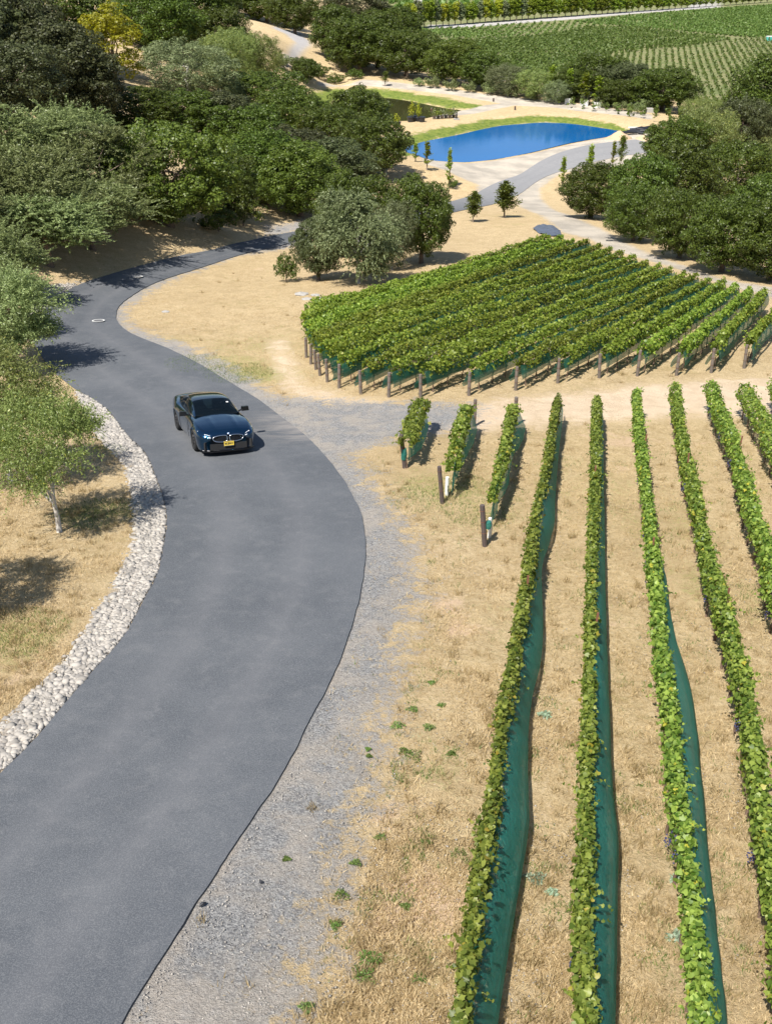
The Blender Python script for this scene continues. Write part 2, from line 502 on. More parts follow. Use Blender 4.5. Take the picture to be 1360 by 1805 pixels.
def water(name, col, col2):
    m, n, b = new_mat(name)
    P = position(n)
    mp = nd(n, 'ShaderNodeMapping'); mp.inputs['Scale'].default_value = (1, 2.0, 1); L(n, P, mp.inputs[0])
    a = noise(n, 2.2, 4, .6, mp.outputs[0], .3); d = noise(n, .12, 3, .5, P)
    L(n, mixc(n, d, col, col2), b.inputs['Base Color'])
    b.inputs['Roughness'].default_value = .04
    b.inputs['IOR'].default_value = 1.33
    bump(n, b, a, .10, .04)
    return m
M_WATER = water('sky_tinted_water', (.001, .085, .27), (.003, .125, .38))  # blue of the reflected sky is put into the water's base colour
M_WATER2 = water('murky_water', (.030, .034, .012), (.05, .05, .02))

M_BARK = simple('bark', (.16, .12, .09), .9, vary=.45, scale=6)
M_BARK_PALE = simple('pale_bark', (.50, .47, .43), .8, vary=.35, scale=9)
M_POST = simple('weathered_wood', (.15, .125, .105), .9, vary=.45, scale=5)
M_POST_DARK = simple('dark_wood', (.085, .065, .06), .85, vary=.4, scale=5)
M_VINE_WOOD = simple('vine_wood', (.13, .085, .06), .9, vary=.4)
M_RUST = simple('rusty_steel', (.20, .085, .05), .8, vary=.35)
M_VINE = leaf_mat('vine_leaf', (.070, .125, .015), (.34, .41, .08), .42, .42, (.42, .36, .05))
M_VINE2 = leaf_mat('vine_leaf_block', (.095, .155, .015), (.33, .40, .065), .42, .42, (.36, .36, .05))
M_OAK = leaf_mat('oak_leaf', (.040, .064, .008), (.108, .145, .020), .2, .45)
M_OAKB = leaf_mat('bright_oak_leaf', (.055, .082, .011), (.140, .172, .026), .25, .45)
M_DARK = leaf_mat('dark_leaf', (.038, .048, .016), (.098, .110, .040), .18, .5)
M_OLIVE = leaf_mat('silver_leaf', (.10, .135, .040), (.32, .37, .155), .28, .4)
M_LIME = leaf_mat('light_leaf', (.11, .145, .035), (.31, .35, .12), .38, .4, (.45, .42, .09))
M_GREY = leaf_mat('grey_leaf', (.085, .110, .040), (.27, .31, .15), .25, .5)
M_YEL = leaf_mat('yellow_leaf', (.26, .28, .02), (.46, .47, .05), .4, .45)
M_POP = leaf_mat('poplar_leaf', (.12, .17, .015), (.30, .36, .04), .4, .45)
M_STRAW = leaf_mat('straw', (.42, .31, .15), (.80, .66, .40), .3, .7)
M_TUFT = leaf_mat('dry_tuft', (.28, .21, .09), (.66, .53, .28), .3, .7)
M_WEED = leaf_mat('weed_leaf', (.08, .15, .03), (.20, .28, .07), .3, .5)
M_GREYWEED = leaf_mat('grey_green_weed_leaf', (.22, .30, .20), (.38, .46, .34), .3, .5)
M_FIELD = leaf_mat('field_vine_leaf', (.080, .135, .025), (.165, .225, .055), .3, .5)
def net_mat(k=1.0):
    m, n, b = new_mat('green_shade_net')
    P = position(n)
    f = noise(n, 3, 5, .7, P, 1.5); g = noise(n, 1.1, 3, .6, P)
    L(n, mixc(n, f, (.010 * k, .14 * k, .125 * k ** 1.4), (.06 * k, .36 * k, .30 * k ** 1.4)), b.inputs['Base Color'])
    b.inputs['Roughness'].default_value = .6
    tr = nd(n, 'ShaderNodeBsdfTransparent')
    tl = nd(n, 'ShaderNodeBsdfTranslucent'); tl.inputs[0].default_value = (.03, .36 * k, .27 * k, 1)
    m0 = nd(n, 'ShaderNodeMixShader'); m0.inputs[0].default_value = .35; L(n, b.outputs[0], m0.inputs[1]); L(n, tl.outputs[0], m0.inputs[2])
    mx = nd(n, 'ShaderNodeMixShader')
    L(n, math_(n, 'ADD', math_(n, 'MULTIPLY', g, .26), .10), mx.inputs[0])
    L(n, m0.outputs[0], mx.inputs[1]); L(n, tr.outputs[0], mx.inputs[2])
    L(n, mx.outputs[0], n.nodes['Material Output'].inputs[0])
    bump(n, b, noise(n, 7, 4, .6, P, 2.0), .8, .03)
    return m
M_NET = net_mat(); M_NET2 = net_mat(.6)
M_WHITE = simple('white_paint', (.72, .72, .70), .6, vary=.08)
M_BLACKPL = simple('black_plastic', (.02, .022, .028), .35, vary=.3)
M_CONC = simple('concrete', (.34, .325, .30), .9, vary=.2)
def rock_mat():
    m, n, b = new_mat('river_stone')
    t = attr(n, 'tint'); tc = nd(n, 'ShaderNodeTexCoord').outputs['Object']
    c = mixc(n, ramp(n, t, 0, .6), (.17, .165, .16), (.37, .35, .325))
    c = mixc(n, ramp(n, t, .85, .95), c, (.13, .13, .135))
    c = mixc(n, math_(n, 'MULTIPLY', noise(n, 14, 3, .6, tc), .5), c, (.5, .44, .36))
    L(n, c, b.inputs['Base Color']); b.inputs['Roughness'].default_value = .85
    return m
M_ROCK = rock_mat()
# ================================================================== setting
# road: pairs of left / right edge as seen in the photograph, carried onto the terrain
road_pairs = [((-520, 1900), (150, 1912)), ((-300, 1690), (235, 1770)), ((-150, 1515), (330, 1618)), ((0, 1366), (440, 1450)), ((58, 1308), (495, 1368)), ((144, 1207), (548, 1266)),
    ((216, 1124), (590, 1185)), ((254, 1057), (619, 1105)), ((277, 1014), (634, 1050)), ((289, 965), (643, 990)), ((294, 925), (643, 945)), ((291, 887), (636, 905)),
    ((275, 840), (619, 870)), ((256, 798), (600, 838)), ((221, 763), (565, 795)), ((199, 732), (525, 757)), ((172, 708), (485, 727)), ((137, 688), (450, 701)), ((115, 672), (400, 671)),
    ((95, 655), (350, 641)), ((75, 630), (300, 616)), ((60, 605), (250, 596)), ((55, 580), (222, 582)), ((60, 560), (206, 564)), ((83, 543), (206, 550)), ((110, 520), (213, 537)),
    ((140, 502), (232, 522)), ((200, 482), (264, 503)), ((260, 465), (312, 485)), ((320, 450), (375, 465)), ((375, 440), (425, 449)), ((450, 422), (475, 438)), ((530, 407), (540, 422)),
    ((600, 402), (620, 417)), ((700, 385), (720, 402)), ((795, 355), (805, 373)), ((840, 340), (860, 362)), ((880, 320), (915, 342)), ((960, 280), (965, 310)), ((1030, 257), (1030, 290)), ((1130, 245), (1130, 270)), ((1210, 240), (1210, 262))]
def catmull(P, k):
    P = np.asarray(P, float)
    Q = np.vstack([2 * P[0] - P[1], P, 2 * P[-1] - P[-2]]); out = []
    for i in range(1, len(Q) - 2):
        a, b, c, d = Q[i - 1:i + 3]
        for t in np.arange(k) / k:
            out.append(.5 * (2 * b + (c - a) * t + (2 * a - 5 * b + 4 * c - d) * t * t + (3 * b - a - 3 * c + d) * t ** 3))
    out.append(P[-1]); return np.array(out)
RL = catmull(pts_at([p[0] for p in road_pairs])[:, :2], 16)
RR = catmull(pts_at([p[1] for p in road_pairs])[:, :2], 16)
RR = RR + np.c_[vnoise(RR[:, 1] * 2.7, RR[:, 0] * 0, 3) - .5, np.zeros(len(RR))] * .022 + np.c_[vnoise(RR[:, 1] * 9, RR[:, 0] * 0, 4) - .5, np.zeros(len(RR))] * .008
RL = RL + np.c_[vnoise(RL[:, 1] * 2.7, RL[:, 0] * 0, 5) - .5, np.zeros(len(RL))] * .02
ROAD_POLY = np.vstack([RL, RR[::-1]])
NA = 16
tt = np.linspace(0, 1, NA + 1)
rx = RL[:, None, 0] * (1 - tt) + RR[:, None, 0] * tt; ry = RL[:, None, 1] * (1 - tt) + RR[:, None, 1] * tt
camber = 0.016 + 0.012 * 4 * tt * (1 - tt)
rz = H(rx, ry) + camber[None]
nr = len(RL)
V = np.stack([rx, ry, rz], -1)
SKL = V[:, :1].copy(); SKL[:, :, 2] -= .12; SKR = V[:, -1:].copy(); SKR[:, :, 2] -= .12
V = np.concatenate([SKL, V[:, :1], V, V[:, -1:], SKR], 1); W = NA + 5
idx = np.arange(nr * W).reshape(nr, W)
F = np.stack([idx[:-1, :-1], idx[:-1, 1:], idx[1:, 1:], idx[1:, :-1]], -1)
F = F[:, [k for k in range(W - 1) if k not in (1, W - 3)]].reshape(-1, 4)
pv = V.reshape(-1, 3)
uu, vv, dd_ = proj(pv)
old = np.clip((pv[:, 1] - 85) / 25, 0, 1)
lane_t = np.concatenate([[0, 0], tt, [1, 1]])
lane = np.tile(np.exp(-((lane_t - .3) / .07) ** 2) + np.exp(-((lane_t - .68) / .07) ** 2), nr)
dust_c = at1(560, 740)
dust = np.clip(1 - np.hypot((pv[:, 0] - dust_c[0]) / 2.6, (pv[:, 1] - dust_c[1]) / 3.2), 0, 1)
road = obj('road', np_mesh('road', pv, F, [M_ASPHALT], dict(old=old, lane=lane, dust=dust), smooth=True))
tag(road, kind='structure')

# zones of the ground, outlined on the photograph and carried onto the terrain
def Z(*pts): return pts_at(pts)[:, :2]
gravel_zones = [Z((-60, 1900), (520, 1900), (560, 1740), (600, 1640), (640, 1500), (680, 1330), (700, 1190), (745, 1060), (742, 980), (705, 905), (660, 850), (634, 800), (690, 782), (770, 768), (850, 750), (850, 708), (760, 708), (660, 706), (590, 703), (535, 700), (490, 695), (435, 662),
                  (350, 614), (285, 594), (236, 577), (225, 560), (230, 542), (262, 517), (330, 484), (425, 452), (535, 432), (530, 412), (290, 458), (180, 525), (170, 572), (250, 650), (400, 760), (450, 860), (480, 960), (450, 1100), (170, 1600)),
                Z((50, 503), (140, 497), (128, 520), (80, 556), (50, 556)),
                Z((470, 398), (540, 383), (560, 402), (455, 420))]
stone_zone = Z((-10, 1292), (58, 1225), (124, 1161), (173, 1081), (207, 1023), (233, 974), (242, 908), (234, 865), (225, 825), (199, 794), (176, 772), (152, 732), (138, 692), (137, 686), (172, 706), (199, 730), (221, 760), (258, 796), (278, 832), (294, 887), (297, 925), (292, 965), (280, 1014), (257, 1057), (219, 1124), (147, 1210), (60, 1312), (-10, 1380))
stone_zone2 = Z((55, 505), (135, 500), (122, 515), (83, 545), (58, 555))
dirt_zones = [Z((820, 712), (900, 700), (1000, 692), (1100, 680), (1200, 672), (1360, 664), (1480, 655), (1480, 735), (1360, 742), (1200, 738), (1100, 744), (1000, 748), (900, 760), (840, 764), (700, 768), (700, 715)),
              Z((470, 600), (505, 596), (520, 640), (545, 680), (620, 700), (700, 704), (700, 722), (560, 714), (500, 690), (482, 640))]
pale_zones = [Z((905, 345), (985, 306), (952, 333), (955, 350), (987, 374), (1036, 393), (1065, 406), (1137, 444), (1272, 491), (1365, 507), (1500, 520), (1500, 548), (1360, 527), (1272, 502), (1170, 468), (1089, 445), (1035, 421), (985, 408), (959, 385), (914, 364)),
              Z((735, 272), (765, 284), (815, 288), (870, 283), (930, 272), (1005, 254), (1080, 240), (1150, 232), (1150, 285), (1040, 300), (990, 305), (930, 340), (860, 345), (838, 338), (842, 326), (800, 308), (750, 290)),
              Z((560, 142), (640, 140), (700, 145), (780, 154), (880, 169), (980, 178), (1060, 188), (1150, 202), (1150, 212), (1060, 200), (980, 190), (905, 186), (840, 200), (765, 210), (755, 207), (830, 192), (880, 182), (800, 168), (700, 156), (620, 150), (560, 152)),
              Z((482, 50), (518, 50), (535, 62), (545, 80), (525, 100), (505, 118), (497, 118), (510, 95), (522, 75), (505, 60))]
track_zone = Z((755, 44), (900, 37), (1020, 28), (1200, 14), (1360, 3), (1360, 7), (1200, 18), (1020, 33), (900, 42), (755, 50))

def nonuni():
    r = np.concatenate([-np.geomspace(60, .62, 26), np.linspace(-.6, .6, 470), np.geomspace(.62, 60, 26)])
    ys = [-9.0]
    while ys[-1] < 520: ys.append(ys[-1] + max(.085, .0068 * (ys[-1] + 6)))
    while ys[-1] < 3800: ys.append(ys[-1] * 1.12)
    return r, np.array(ys)
gr, gy = nonuni()
GX = gr[None] * (np.minimum(gy, 600)[:, None] + 15) * np.where(np.abs(gr)[None] > .61, np.minimum(1, 1), 1)
GX = np.clip(GX, -3500, 3500) + np.sign(gr)[None] * (np.abs(gr)[None] > 1) * np.abs(gr)[None] * 2.0
GY = np.repeat(gy[:, None], len(gr), 1)
# rows behind the camera
by = np.array([-3000, -900, -300, -100, -40, -18.0])
BX = np.repeat(GX[:1], len(by), 0); BY = np.repeat(by[:, None], len(gr), 1)
GX = np.vstack([BX, GX]); GY = np.vstack([BY, GY])
GZ = H(GX, GY)
near = np.clip((90 - GY) / 60, 0, 1)
GZ = GZ + near * ((fbm(GX * .8, GY * .8, 3) - .5) * .10 + (fbm(GX * 3, GY * 3, 9, 2) - .5) * .03)
dr = poly_sd(GX, GY, ROAD_POLY)
GZ = np.where(dr > -.25, np.minimum(GZ, H(GX, GY) - .0 - .02), GZ)
def zmax(zs, ed=False):
    a = np.full(GX.shape, -12.0)
    for z in zs: a = np.maximum(a, poly_sd(GX, GY, z))
    return np.clip(a, -5, 5)
A_grav = zmax(gravel_zones); A_dirt = zmax(dirt_zones); A_pale = zmax(pale_zones); A_stone = zmax([stone_zone, stone_zone2])
A_track = np.clip(zmax([track_zone, pale_zones[3]]) * .6 + .5, 0, 1)
dp1 = poly_sd(GX, GY, POND); dp2 = poly_sd(GX, GY, POND2)
UU, VV, DD = proj(np.stack([GX, GY, GZ], -1))
# green rim on the far and left banks of the ponds
lw1 = np.interp(UU, [700, 800, 1000, 1080, 1130], [2.6, 2.9, 2.6, 1.9, .4]); up1 = np.interp(UU, [690, 760, 1130], [290, 262, 236])
lush = np.clip(1.2 - np.abs(dp1 + lw1 / 2) / lw1 * 1.3, 0, 1) * np.clip((up1 - VV) / 6, 0, 1)
lush2 = np.clip(1.25 - np.abs(dp2 + 2.0) / 2.6, 0, 1) * np.clip((195 - VV) / 5 + (UU < 700) * 1.0, 0, 1)
lush = np.clip(np.maximum(lush, lush2), 0, 1) * (GY > 60)
def blob(u, v, rx_, ry_):
    c = at1(u, v); return np.clip(1 - np.hypot((GX - c[0]) / rx_, (GY - c[1]) / ry_), 0, 1)
green = np.zeros(GX.shape)
for (u, v, a, b_, k) in [(350, 640, 4, 1.5, .8), (425, 660, 3, 1.6, .9), (455, 610, 3.5, 2.5, .5), (290, 600, 2.5, 1.2, .5), (790, 860, 1.9, 2.0, .6), (840, 900, 1.4, 1.6, .5),
                      (170, 903, 1.5, .7, .7), (190, 790, .9, .5, .6), (30, 1120, 1.1, .9, .8), (10, 1160, 1.0, .7, .6), (60, 1100, 1, .6, .6), (750, 1650, .9, 1.6, .4), (760, 1350, .8, 1.6, .4),
                      (1090, 860, 1.4, 3, .35), (1010, 850, 1.2, 3, .4), (1140, 950, .6, 3, .4), (1210, 920, .8, 3, .4), (1230, 1030, .8, 1.5, .5), (1330, 1060, .8, 1.5, .5), (900, 1100, .9, 1.5, .35), (500, 590, 2, 2, .3), (900, 380, 3, 2.5, .4), (910, 395, 1.2, 1, .5)]:
    green = np.maximum(green, k * np.sqrt(blob(u, v, a, b_)))
green = np.maximum(green, .05 * (GX < -9) * (GY < 34))
bare = np.zeros(GX.shape) - .6
for (u, v, a, b_, k) in [(730, 1580, 1.2, 1.2, 1.6), (690, 1460, .8, 1.0, 1.2), (800, 1070, .7, 1.2, 1.4), (800, 1110, .5, .8, 1.3), (820, 1000, 1, 2, .9), (650, 1700, 1, 1, .8), (1000, 1180, .8, 2, .5), (1130, 1130, .8, 2, .5),
                      (760, 1550, .5, .5, 1.5), (1100, 790, 3, 3, .8), (1250, 1450, .6, 2, .6), (980, 1450, .5, 2, .4), (60, 1180, 2, 1.4, .8)]:
    bare = np.maximum(bare, k * blob(u, v, a, b_) - .2)
bare = np.where(GX < -9, bare - .3, bare)
valley = np.clip((-GZ - 27.2) / 1.6, 0, 1) * (GY > 150) * (GX > -60)
ATT = dict(gravel=A_grav, dirt=A_dirt, pale=A_pale, stone=A_stone, lush=lush, green=green, bare=bare, valley=valley, track=A_track)
nrow, ncol = GX.shape
idx = np.arange(nrow * ncol).reshape(nrow, ncol)
FQ = np.stack([idx[:-1, :-1], idx[:-1, 1:], idx[1:, 1:], idx[1:, :-1]], -1).reshape(-1, 4)
def fc(a): return a.ravel()[FQ].mean(1)
zone = np.zeros(len(FQ), int)
zone[fc(valley) > .5] = 5
zone[fc(lush) > .5] = 6
zone[fc(A_dirt) > 0] = 1
zone[fc(A_pale) > 0] = 2
zone[(fc(A_grav) > 0)] = 3
zone[fc(A_stone) > 0] = 4
names = {0: 'ground', 1: 'dirt_path', 2: 'gravel_road', 3: 'gravel_shoulder', 4: 'stony_verge', 5: 'valley_floor', 6: 'grassy_bank'}
allv = np.stack([GX, GY, GZ], -1).reshape(-1, 3)
# the same smooth normals everywhere, so the pieces of the sheet meet without a seam
e1 = np.gradient(GX, axis=1), np.gradient(GY, axis=1), np.gradient(GZ, axis=1)
e2 = np.gradient(GX, axis=0), np.gradient(GY, axis=0), np.gradient(GZ, axis=0)
NN = np.cross(np.stack(e1, -1), np.stack(e2, -1)); NN /= np.linalg.norm(NN, axis=-1, keepdims=True) + 1e-12
NN = NN.reshape(-1, 3); NN[NN[:, 2] < 0] *= -1
for k, nm in names.items():
    f = FQ[zone == k]
    if not len(f): continue
    used, inv = np.unique(f, return_inverse=True)
    me = np_mesh(nm, allv[used], inv.reshape(f.shape), [M_GROUND], {a: v_.ravel()[used] for a, v_ in ATT.items()}, smooth=True)
    me.normals_split_custom_set_from_vertices(NN[used].tolist())
    tag(obj(nm, me), kind='structure')

def flat_poly(name, P, z, mat):
    P = catmull(np.vstack([P, P[:1]]), 6)[:-1]
    # grow slightly so that the sheet runs under the bank
    c = P.mean(0); Q = c + (P - c) * 1.0
    from mathutils.geometry import tessellate_polygon
    tri = tessellate_polygon([[Vector((p[0], p[1], 0)) for p in Q]])
    me = bpy.data.meshes.new(name); me.from_pydata([(p[0], p[1], z) for p in Q], [], [tuple(t) for t in tri])
    if len(me.polygons) and me.polygons[0].normal.z < 0: me.flip_normals()
    me.materials.append(mat); me.update()
    return tag(obj(name, me), kind='structure')
flat_poly('pond_water', POND, POND_Z + .0, M_WATER)
flat_poly('upper_pond_water', POND2, POND2_Z + .0, M_WATER2)

# ---- stones of the verge: nobody could count them
def rocks():
    base = [(-1, 1.618, 0), (1, 1.618, 0), (-1, -1.618, 0), (1, -1.618, 0), (0, -1, 1.618), (0, 1, 1.618), (0, -1, -1.618), (0, 1, -1.618), (1.618, 0, -1), (1.618, 0, 1), (-1.618, 0, -1), (-1.618, 0, 1)]
    bv = np.array(base) / 1.902
    bf = np.array([(0, 11, 5), (0, 5, 1), (0, 1, 7), (0, 7, 10), (0, 10, 11), (1, 5, 9), (5, 11, 4), (11, 10, 2), (10, 7, 6), (7, 1, 8), (3, 9, 4), (3, 4, 2), (3, 2, 6), (3, 6, 8), (3, 8, 9), (4, 9, 5), (2, 4, 11), (6, 2, 10), (8, 6, 7), (9, 8, 1)])
    # one subdivision
    ed = {}; vl = list(map(tuple, bv)); nf = []
    def mid(a, b):
        k = (min(a, b), max(a, b))
        if k not in ed:
            p = (np.array(vl[a]) + np.array(vl[b])) / 2; p /= np.linalg.norm(p); vl.append(tuple(p)); ed[k] = len(vl) - 1
        return ed[k]
    for a, b, c in bf:
        x, y, z = mid(a, b), mid(b, c), mid(c, a); nf += [(a, x, z), (b, y, x), (c, z, y), (x, y, z)]
    nl_ = nf
    pos = []
    for P, n in ((stone_zone, 21000), (stone_zone2, 2600)):
        lo, hi = P.min(0), P.max(0)
        q = rng.uniform(lo, hi, (n * 14, 2))
        s = poly_sd(q[:, 0], q[:, 1], P)
        q = q[(s > -.04 + rng.normal(0, .07, len(q)) * (rng.random(len(q)) < .25))]
        q = q[poly_sd(q[:, 0], q[:, 1], ROAD_POLY) < -.04][:n]
        pos.append(q)
    pos = np.vstack(pos); n = len(pos)
    r = np.clip(rng.lognormal(-3.42, .42, n), .014, .085)
    v = bv[None] * (1 + rng.normal(0, .16, (n, len(bv), 1)))
    v = v * (r[:, None, None] * np.stack([rng.uniform(.8, 1.5, n), rng.uniform(.7, 1.1, n), rng.uniform(.5, .85, n)], -1)[:, None])
    a = rng.uniform(0, 6.28, n); c, s = np.cos(a)[:, None], np.sin(a)[:, None]
    x = v[..., 0] * c - v[..., 1] * s; y = v[..., 0] * s + v[..., 1] * c
    z = v[..., 2] + (H(pos[:, 0], pos[:, 1]) + r * rng.uniform(-.3, .25, n) + .0)[:, None]
    V = np.stack([x + pos[:, :1], y + pos[:, 1:], z], -1).reshape(-1, 3)
    Fc = (bf[None] + (np.arange(n) * len(bv))[:, None, None]).reshape(-1, 3)
    t = np.repeat(rng.random(n), len(bv))
    o = obj('river_stones', np_mesh('river_stones', V, Fc, [M_ROCK], dict(tint=t)))
    tag(o, 'pale rounded stones filling the ditch strip along the left edge of the road', 'stones', kind='stuff')
rocks()

# ---- straw and dry tufts on the near ground
def blades(name, pos, h, w, lean, mat, label, cat):
    n = len(pos); a = rng.uniform(0, 6.28, n); b = rng.uniform(0, 6.28, n)
    z = H(pos[:, 0], pos[:, 1])
    base = np.stack([pos[:, 0], pos[:, 1], z + .0], -1)
    side = np.stack([np.cos(a), np.sin(a), 0 * a], -1) * (w * rng.uniform(.6, 1.4, n))[:, None]
    ln = h * rng.uniform(.5, 1.5, n); le = lean * rng.uniform(.3, 1.3, n)
    tip = base + np.stack([np.cos(b) * ln * np.sin(le), np.sin(b) * ln * np.sin(le), ln * np.cos(le) + .015], -1)
    V = np.stack([base - side, base + side, tip], 1).reshape(-1, 3)
    Fc = np.arange(n * 3).reshape(n, 3)
    o = obj(name, np_mesh(name, V, Fc, [mat], dict(tint=np.repeat(rng.random(n) * .9, 3))))
    return tag(o, label, cat, kind='stuff')
def scatter(n, u0, u1, v0, v1, clump=.55, seed=1, power=1.0):
    u = rng.uniform(u0, u1, n * 3); v = v0 + (v1 - v0) * rng.random(n * 3) ** power
    p = at(u, v)[:, :2]
    ok = (poly_sd(p[:, 0], p[:, 1], ROAD_POLY) < -.1) & (poly_sd(p[:, 0], p[:, 1], stone_zone) < .0)
    for z in dirt_zones: ok &= poly_sd(p[:, 0], p[:, 1], z) < -.1
    g = np.full(len(p), -12.)
    for z in gravel_zones: g = np.maximum(g, poly_sd(p[:, 0], p[:, 1], z))
    ok &= (g < -.1) | ((g < 1.2) & (rng.random(len(p)) < .06)) | (rng.random(len(p)) < .008)
    ok &= fbm(p[:, 0] * 1.4, p[:, 1] * 1.4, seed) + rng.normal(0, .12, len(p)) > clump
    return p[ok][:n]
straw_pos = np.vstack([scatter(90000, 560, 1420, 780, 1860, .45, 5), scatter(26000, -60, 260, 700, 1330, .42, 6), scatter(32000, 215, 760, 450, 720, .45, 8, .8)])
blades('dry_grass', straw_pos, .07, .006, 1.25, M_STRAW, 'short dry straw lying over the tan ground of the slope', 'dry grass')
gp = scatter(50000, 560, 1420, 790, 1860, .60, 11); 
gp = gp[fbm(gp[:, 0] * 4, gp[:, 1] * 4, 31) > .55]
def near_blob(px, n, r):
    c = at1(*px); a = rng.uniform(0, 6.28, n); d = np.sqrt(rng.random(n)) * r
    return np.c_[c[0] + np.cos(a) * d, c[1] + np.sin(a) * d]
tc_ = scatter(950, 300, 1420, 440, 1860, .42, 71, .8)
tc2 = scatter(260, -60, 240, 700, 1330, .4, 72)
tc_ = np.vstack([tc_, tc2]); kk = rng.integers(10, 34, len(tc_)); tp_ = np.repeat(tc_, kk, 0) + rng.normal(0, .055, (kk.sum(), 2))
blades('dry_tufts', tp_, .13, .006, .75, M_TUFT, 'brownish dry grass tufts standing on the slope', 'dry grass')
extra = [near_blob(p, k, r) for p, k, r in [((790, 862), 1100, 1.2), ((740, 880), 500, .9), ((850, 905), 700, .9), ((180, 905), 2200, 1.0), ((190, 795), 900, .6), ((30, 1115), 1800, 1.0), ((345, 640), 1500, 1.2), ((420, 658), 1800, 1.3)]]
blades('green_grass', np.vstack([gp] + extra), .06, .006, .9, M_WEED, 'thin green grass sprouting among the dry straw', 'grass', )

# small clods and pebbles loose on the slope
def clods():
    g = np.random.default_rng(99)
    p1 = scatter(9000, 480, 1400, 800, 1850, .2, 55); 
    u = g.uniform(230, 760, 14000); v = g.uniform(760, 1850, 14000); p2 = at(u, v)[:, :2]
    k = poly_sd(p2[:, 0], p2[:, 1], gravel_zones[0]) > -.3; k &= poly_sd(p2[:, 0], p2[:, 1], ROAD_POLY) < -.05
    p2 = p2[k]; pos = np.vstack([p1, p2]); n = len(pos)
    oc = np.array([(1, 0, 0), (0, 1, 0), (-1, 0, 0), (0, -1, 0), (0, 0, 1), (0, 0, -1)], float)
    of = np.array([(0, 1, 4), (1, 2, 4), (2, 3, 4), (3, 0, 4), (1, 0, 5), (2, 1, 5), (3, 2, 5), (0, 3, 5)])
    r = np.clip(g.lognormal(-4.85, .42, n), .004, .02)
    v_ = oc[None] * (1 + g.normal(0, .25, (n, 6, 1))) * (r[:, None, None] * np.array([1, 1, .6]))
    a = g.uniform(0, 6.28, n); c, s_ = np.cos(a)[:, None], np.sin(a)[:, None]
    x = v_[..., 0] * c - v_[..., 1] * s_; y = v_[..., 0] * s_ + v_[..., 1] * c
    V = np.stack([x + pos[:, :1], y + pos[:, 1:], v_[..., 2] + (H(pos[:, 0], pos[:, 1]) + r * .3)[:, None]], -1).reshape(-1, 3)
    o = obj('pebbles', np_mesh('pebbles', V, (of[None] + (np.arange(n) * 6)[:, None, None]).reshape(-1, 3), [M_ROCK], dict(tint=np.repeat(g.random(n), 6))))
    tag(o, 'loose pebbles and clods scattered on the gravel shoulder and dry soil', 'pebbles', kind='stuff')
clods()
# ================================================================== trees
def quads(P, N, T, ln, w, droop=0.0):
    """leaf-sized faces: centre, normal, long axis, length, width -> verts (n*4,3)"""
    T = T - (T * N).sum(-1, keepdims=True) * N
    T /= np.linalg.norm(T, axis=-1, keepdims=True) + 1e-9
    B = np.cross(N, T)
    ln = ln[:, None]; w = w[:, None]
    return np.stack([P - T * ln / 2, P + B * w / 2 + N * ln * .08, P + T * ln / 2, P - B * w / 2 + N * ln * .08], 1)
def unit(a): return a / (np.linalg.norm(a, axis=-1, keepdims=True) + 1e-9)
def leaf_mesh(name, P, N, T, ln, w, mat, tint=None):
    V = quads(P, N, T, ln, w); n = len(P)
    t = rng.random(n) if tint is None else tint
    return np_mesh(name, V.reshape(-1, 3), np.arange(n * 4).reshape(n, 4), [mat], dict(tint=np.repeat(t, 4)))

def trunk_mb(h, r, branches, seed, bend=.15, limb_to=None, n=7):
    rg = random.Random(seed); mb = MB()
    pts = [(0, 0, -.35)]; x = y = 0
    K = 6
    for i in range(1, K + 1):
        x += rg.uniform(-bend, bend) * h / K; y += rg.uniform(-bend, bend) * h / K
        pts.append((x, y, h * i / K))
    mb.tube(pts, [r * (1.35 if i == 0 else 1 - .6 * i / K) for i in range(K + 1)], n + 1)
    tips = []
    for b in range(branches):
        k = rg.randint(2, K - 1); p = Vector(pts[k]); 
        if limb_to is not None:
            tgt = Vector(limb_to[b % len(limb_to)])
        else:
            a = rg.uniform(0, 6.28); tgt = p + Vector((math.cos(a), math.sin(a), rg.uniform(.4, 1))) * h * .5
        m1 = p.lerp(tgt, .35) + Vector((rg.uniform(-.2, .2), rg.uniform(-.2, .2), rg.uniform(0, .3)))
        m2 = p.lerp(tgt, .7) + Vector((rg.uniform(-.2, .2), rg.uniform(-.2, .2), rg.uniform(-.1, .2)))
        rr = r * .5 * (1 - .4 * k / K)
        mb.tube([p, m1, m2, tgt], [rr, rr * .7, rr * .45, rr * .15], n - 2)
    return mb

def crown_lobes(R, h0, h1, n, seed, rmin, rmax, flat=1.0):
    """lobes on an uneven dome between heights h0..h1, radius R"""
    g = np.random.default_rng(seed); c = []
    H2 = (h1 - h0) / 2; zc = (h0 + h1) / 2
    tries = 0
    while len(c) < n and tries < 6000:
        tries += 1
        d = unit(g.normal(size=3)); 
        rr = g.uniform(rmin, rmax)
        k = g.uniform(.55, 1.0) ** .5 * (1 + g.normal() * .06)
        p = np.array([d[0] * (R - rr * .75) * k, d[1] * (R - rr * .75) * k, zc + d[2] * (H2 - rr * .75) * k])
        if p[2] < h0 + rr * .55: continue
        if all(np.linalg.norm((p - q[:3]) / np.array([1, 1, .9])) > .62 * (rr + q[3]) * .8 for q in c):
            c.append(np.array([*p, rr]))
    return np.array(c)

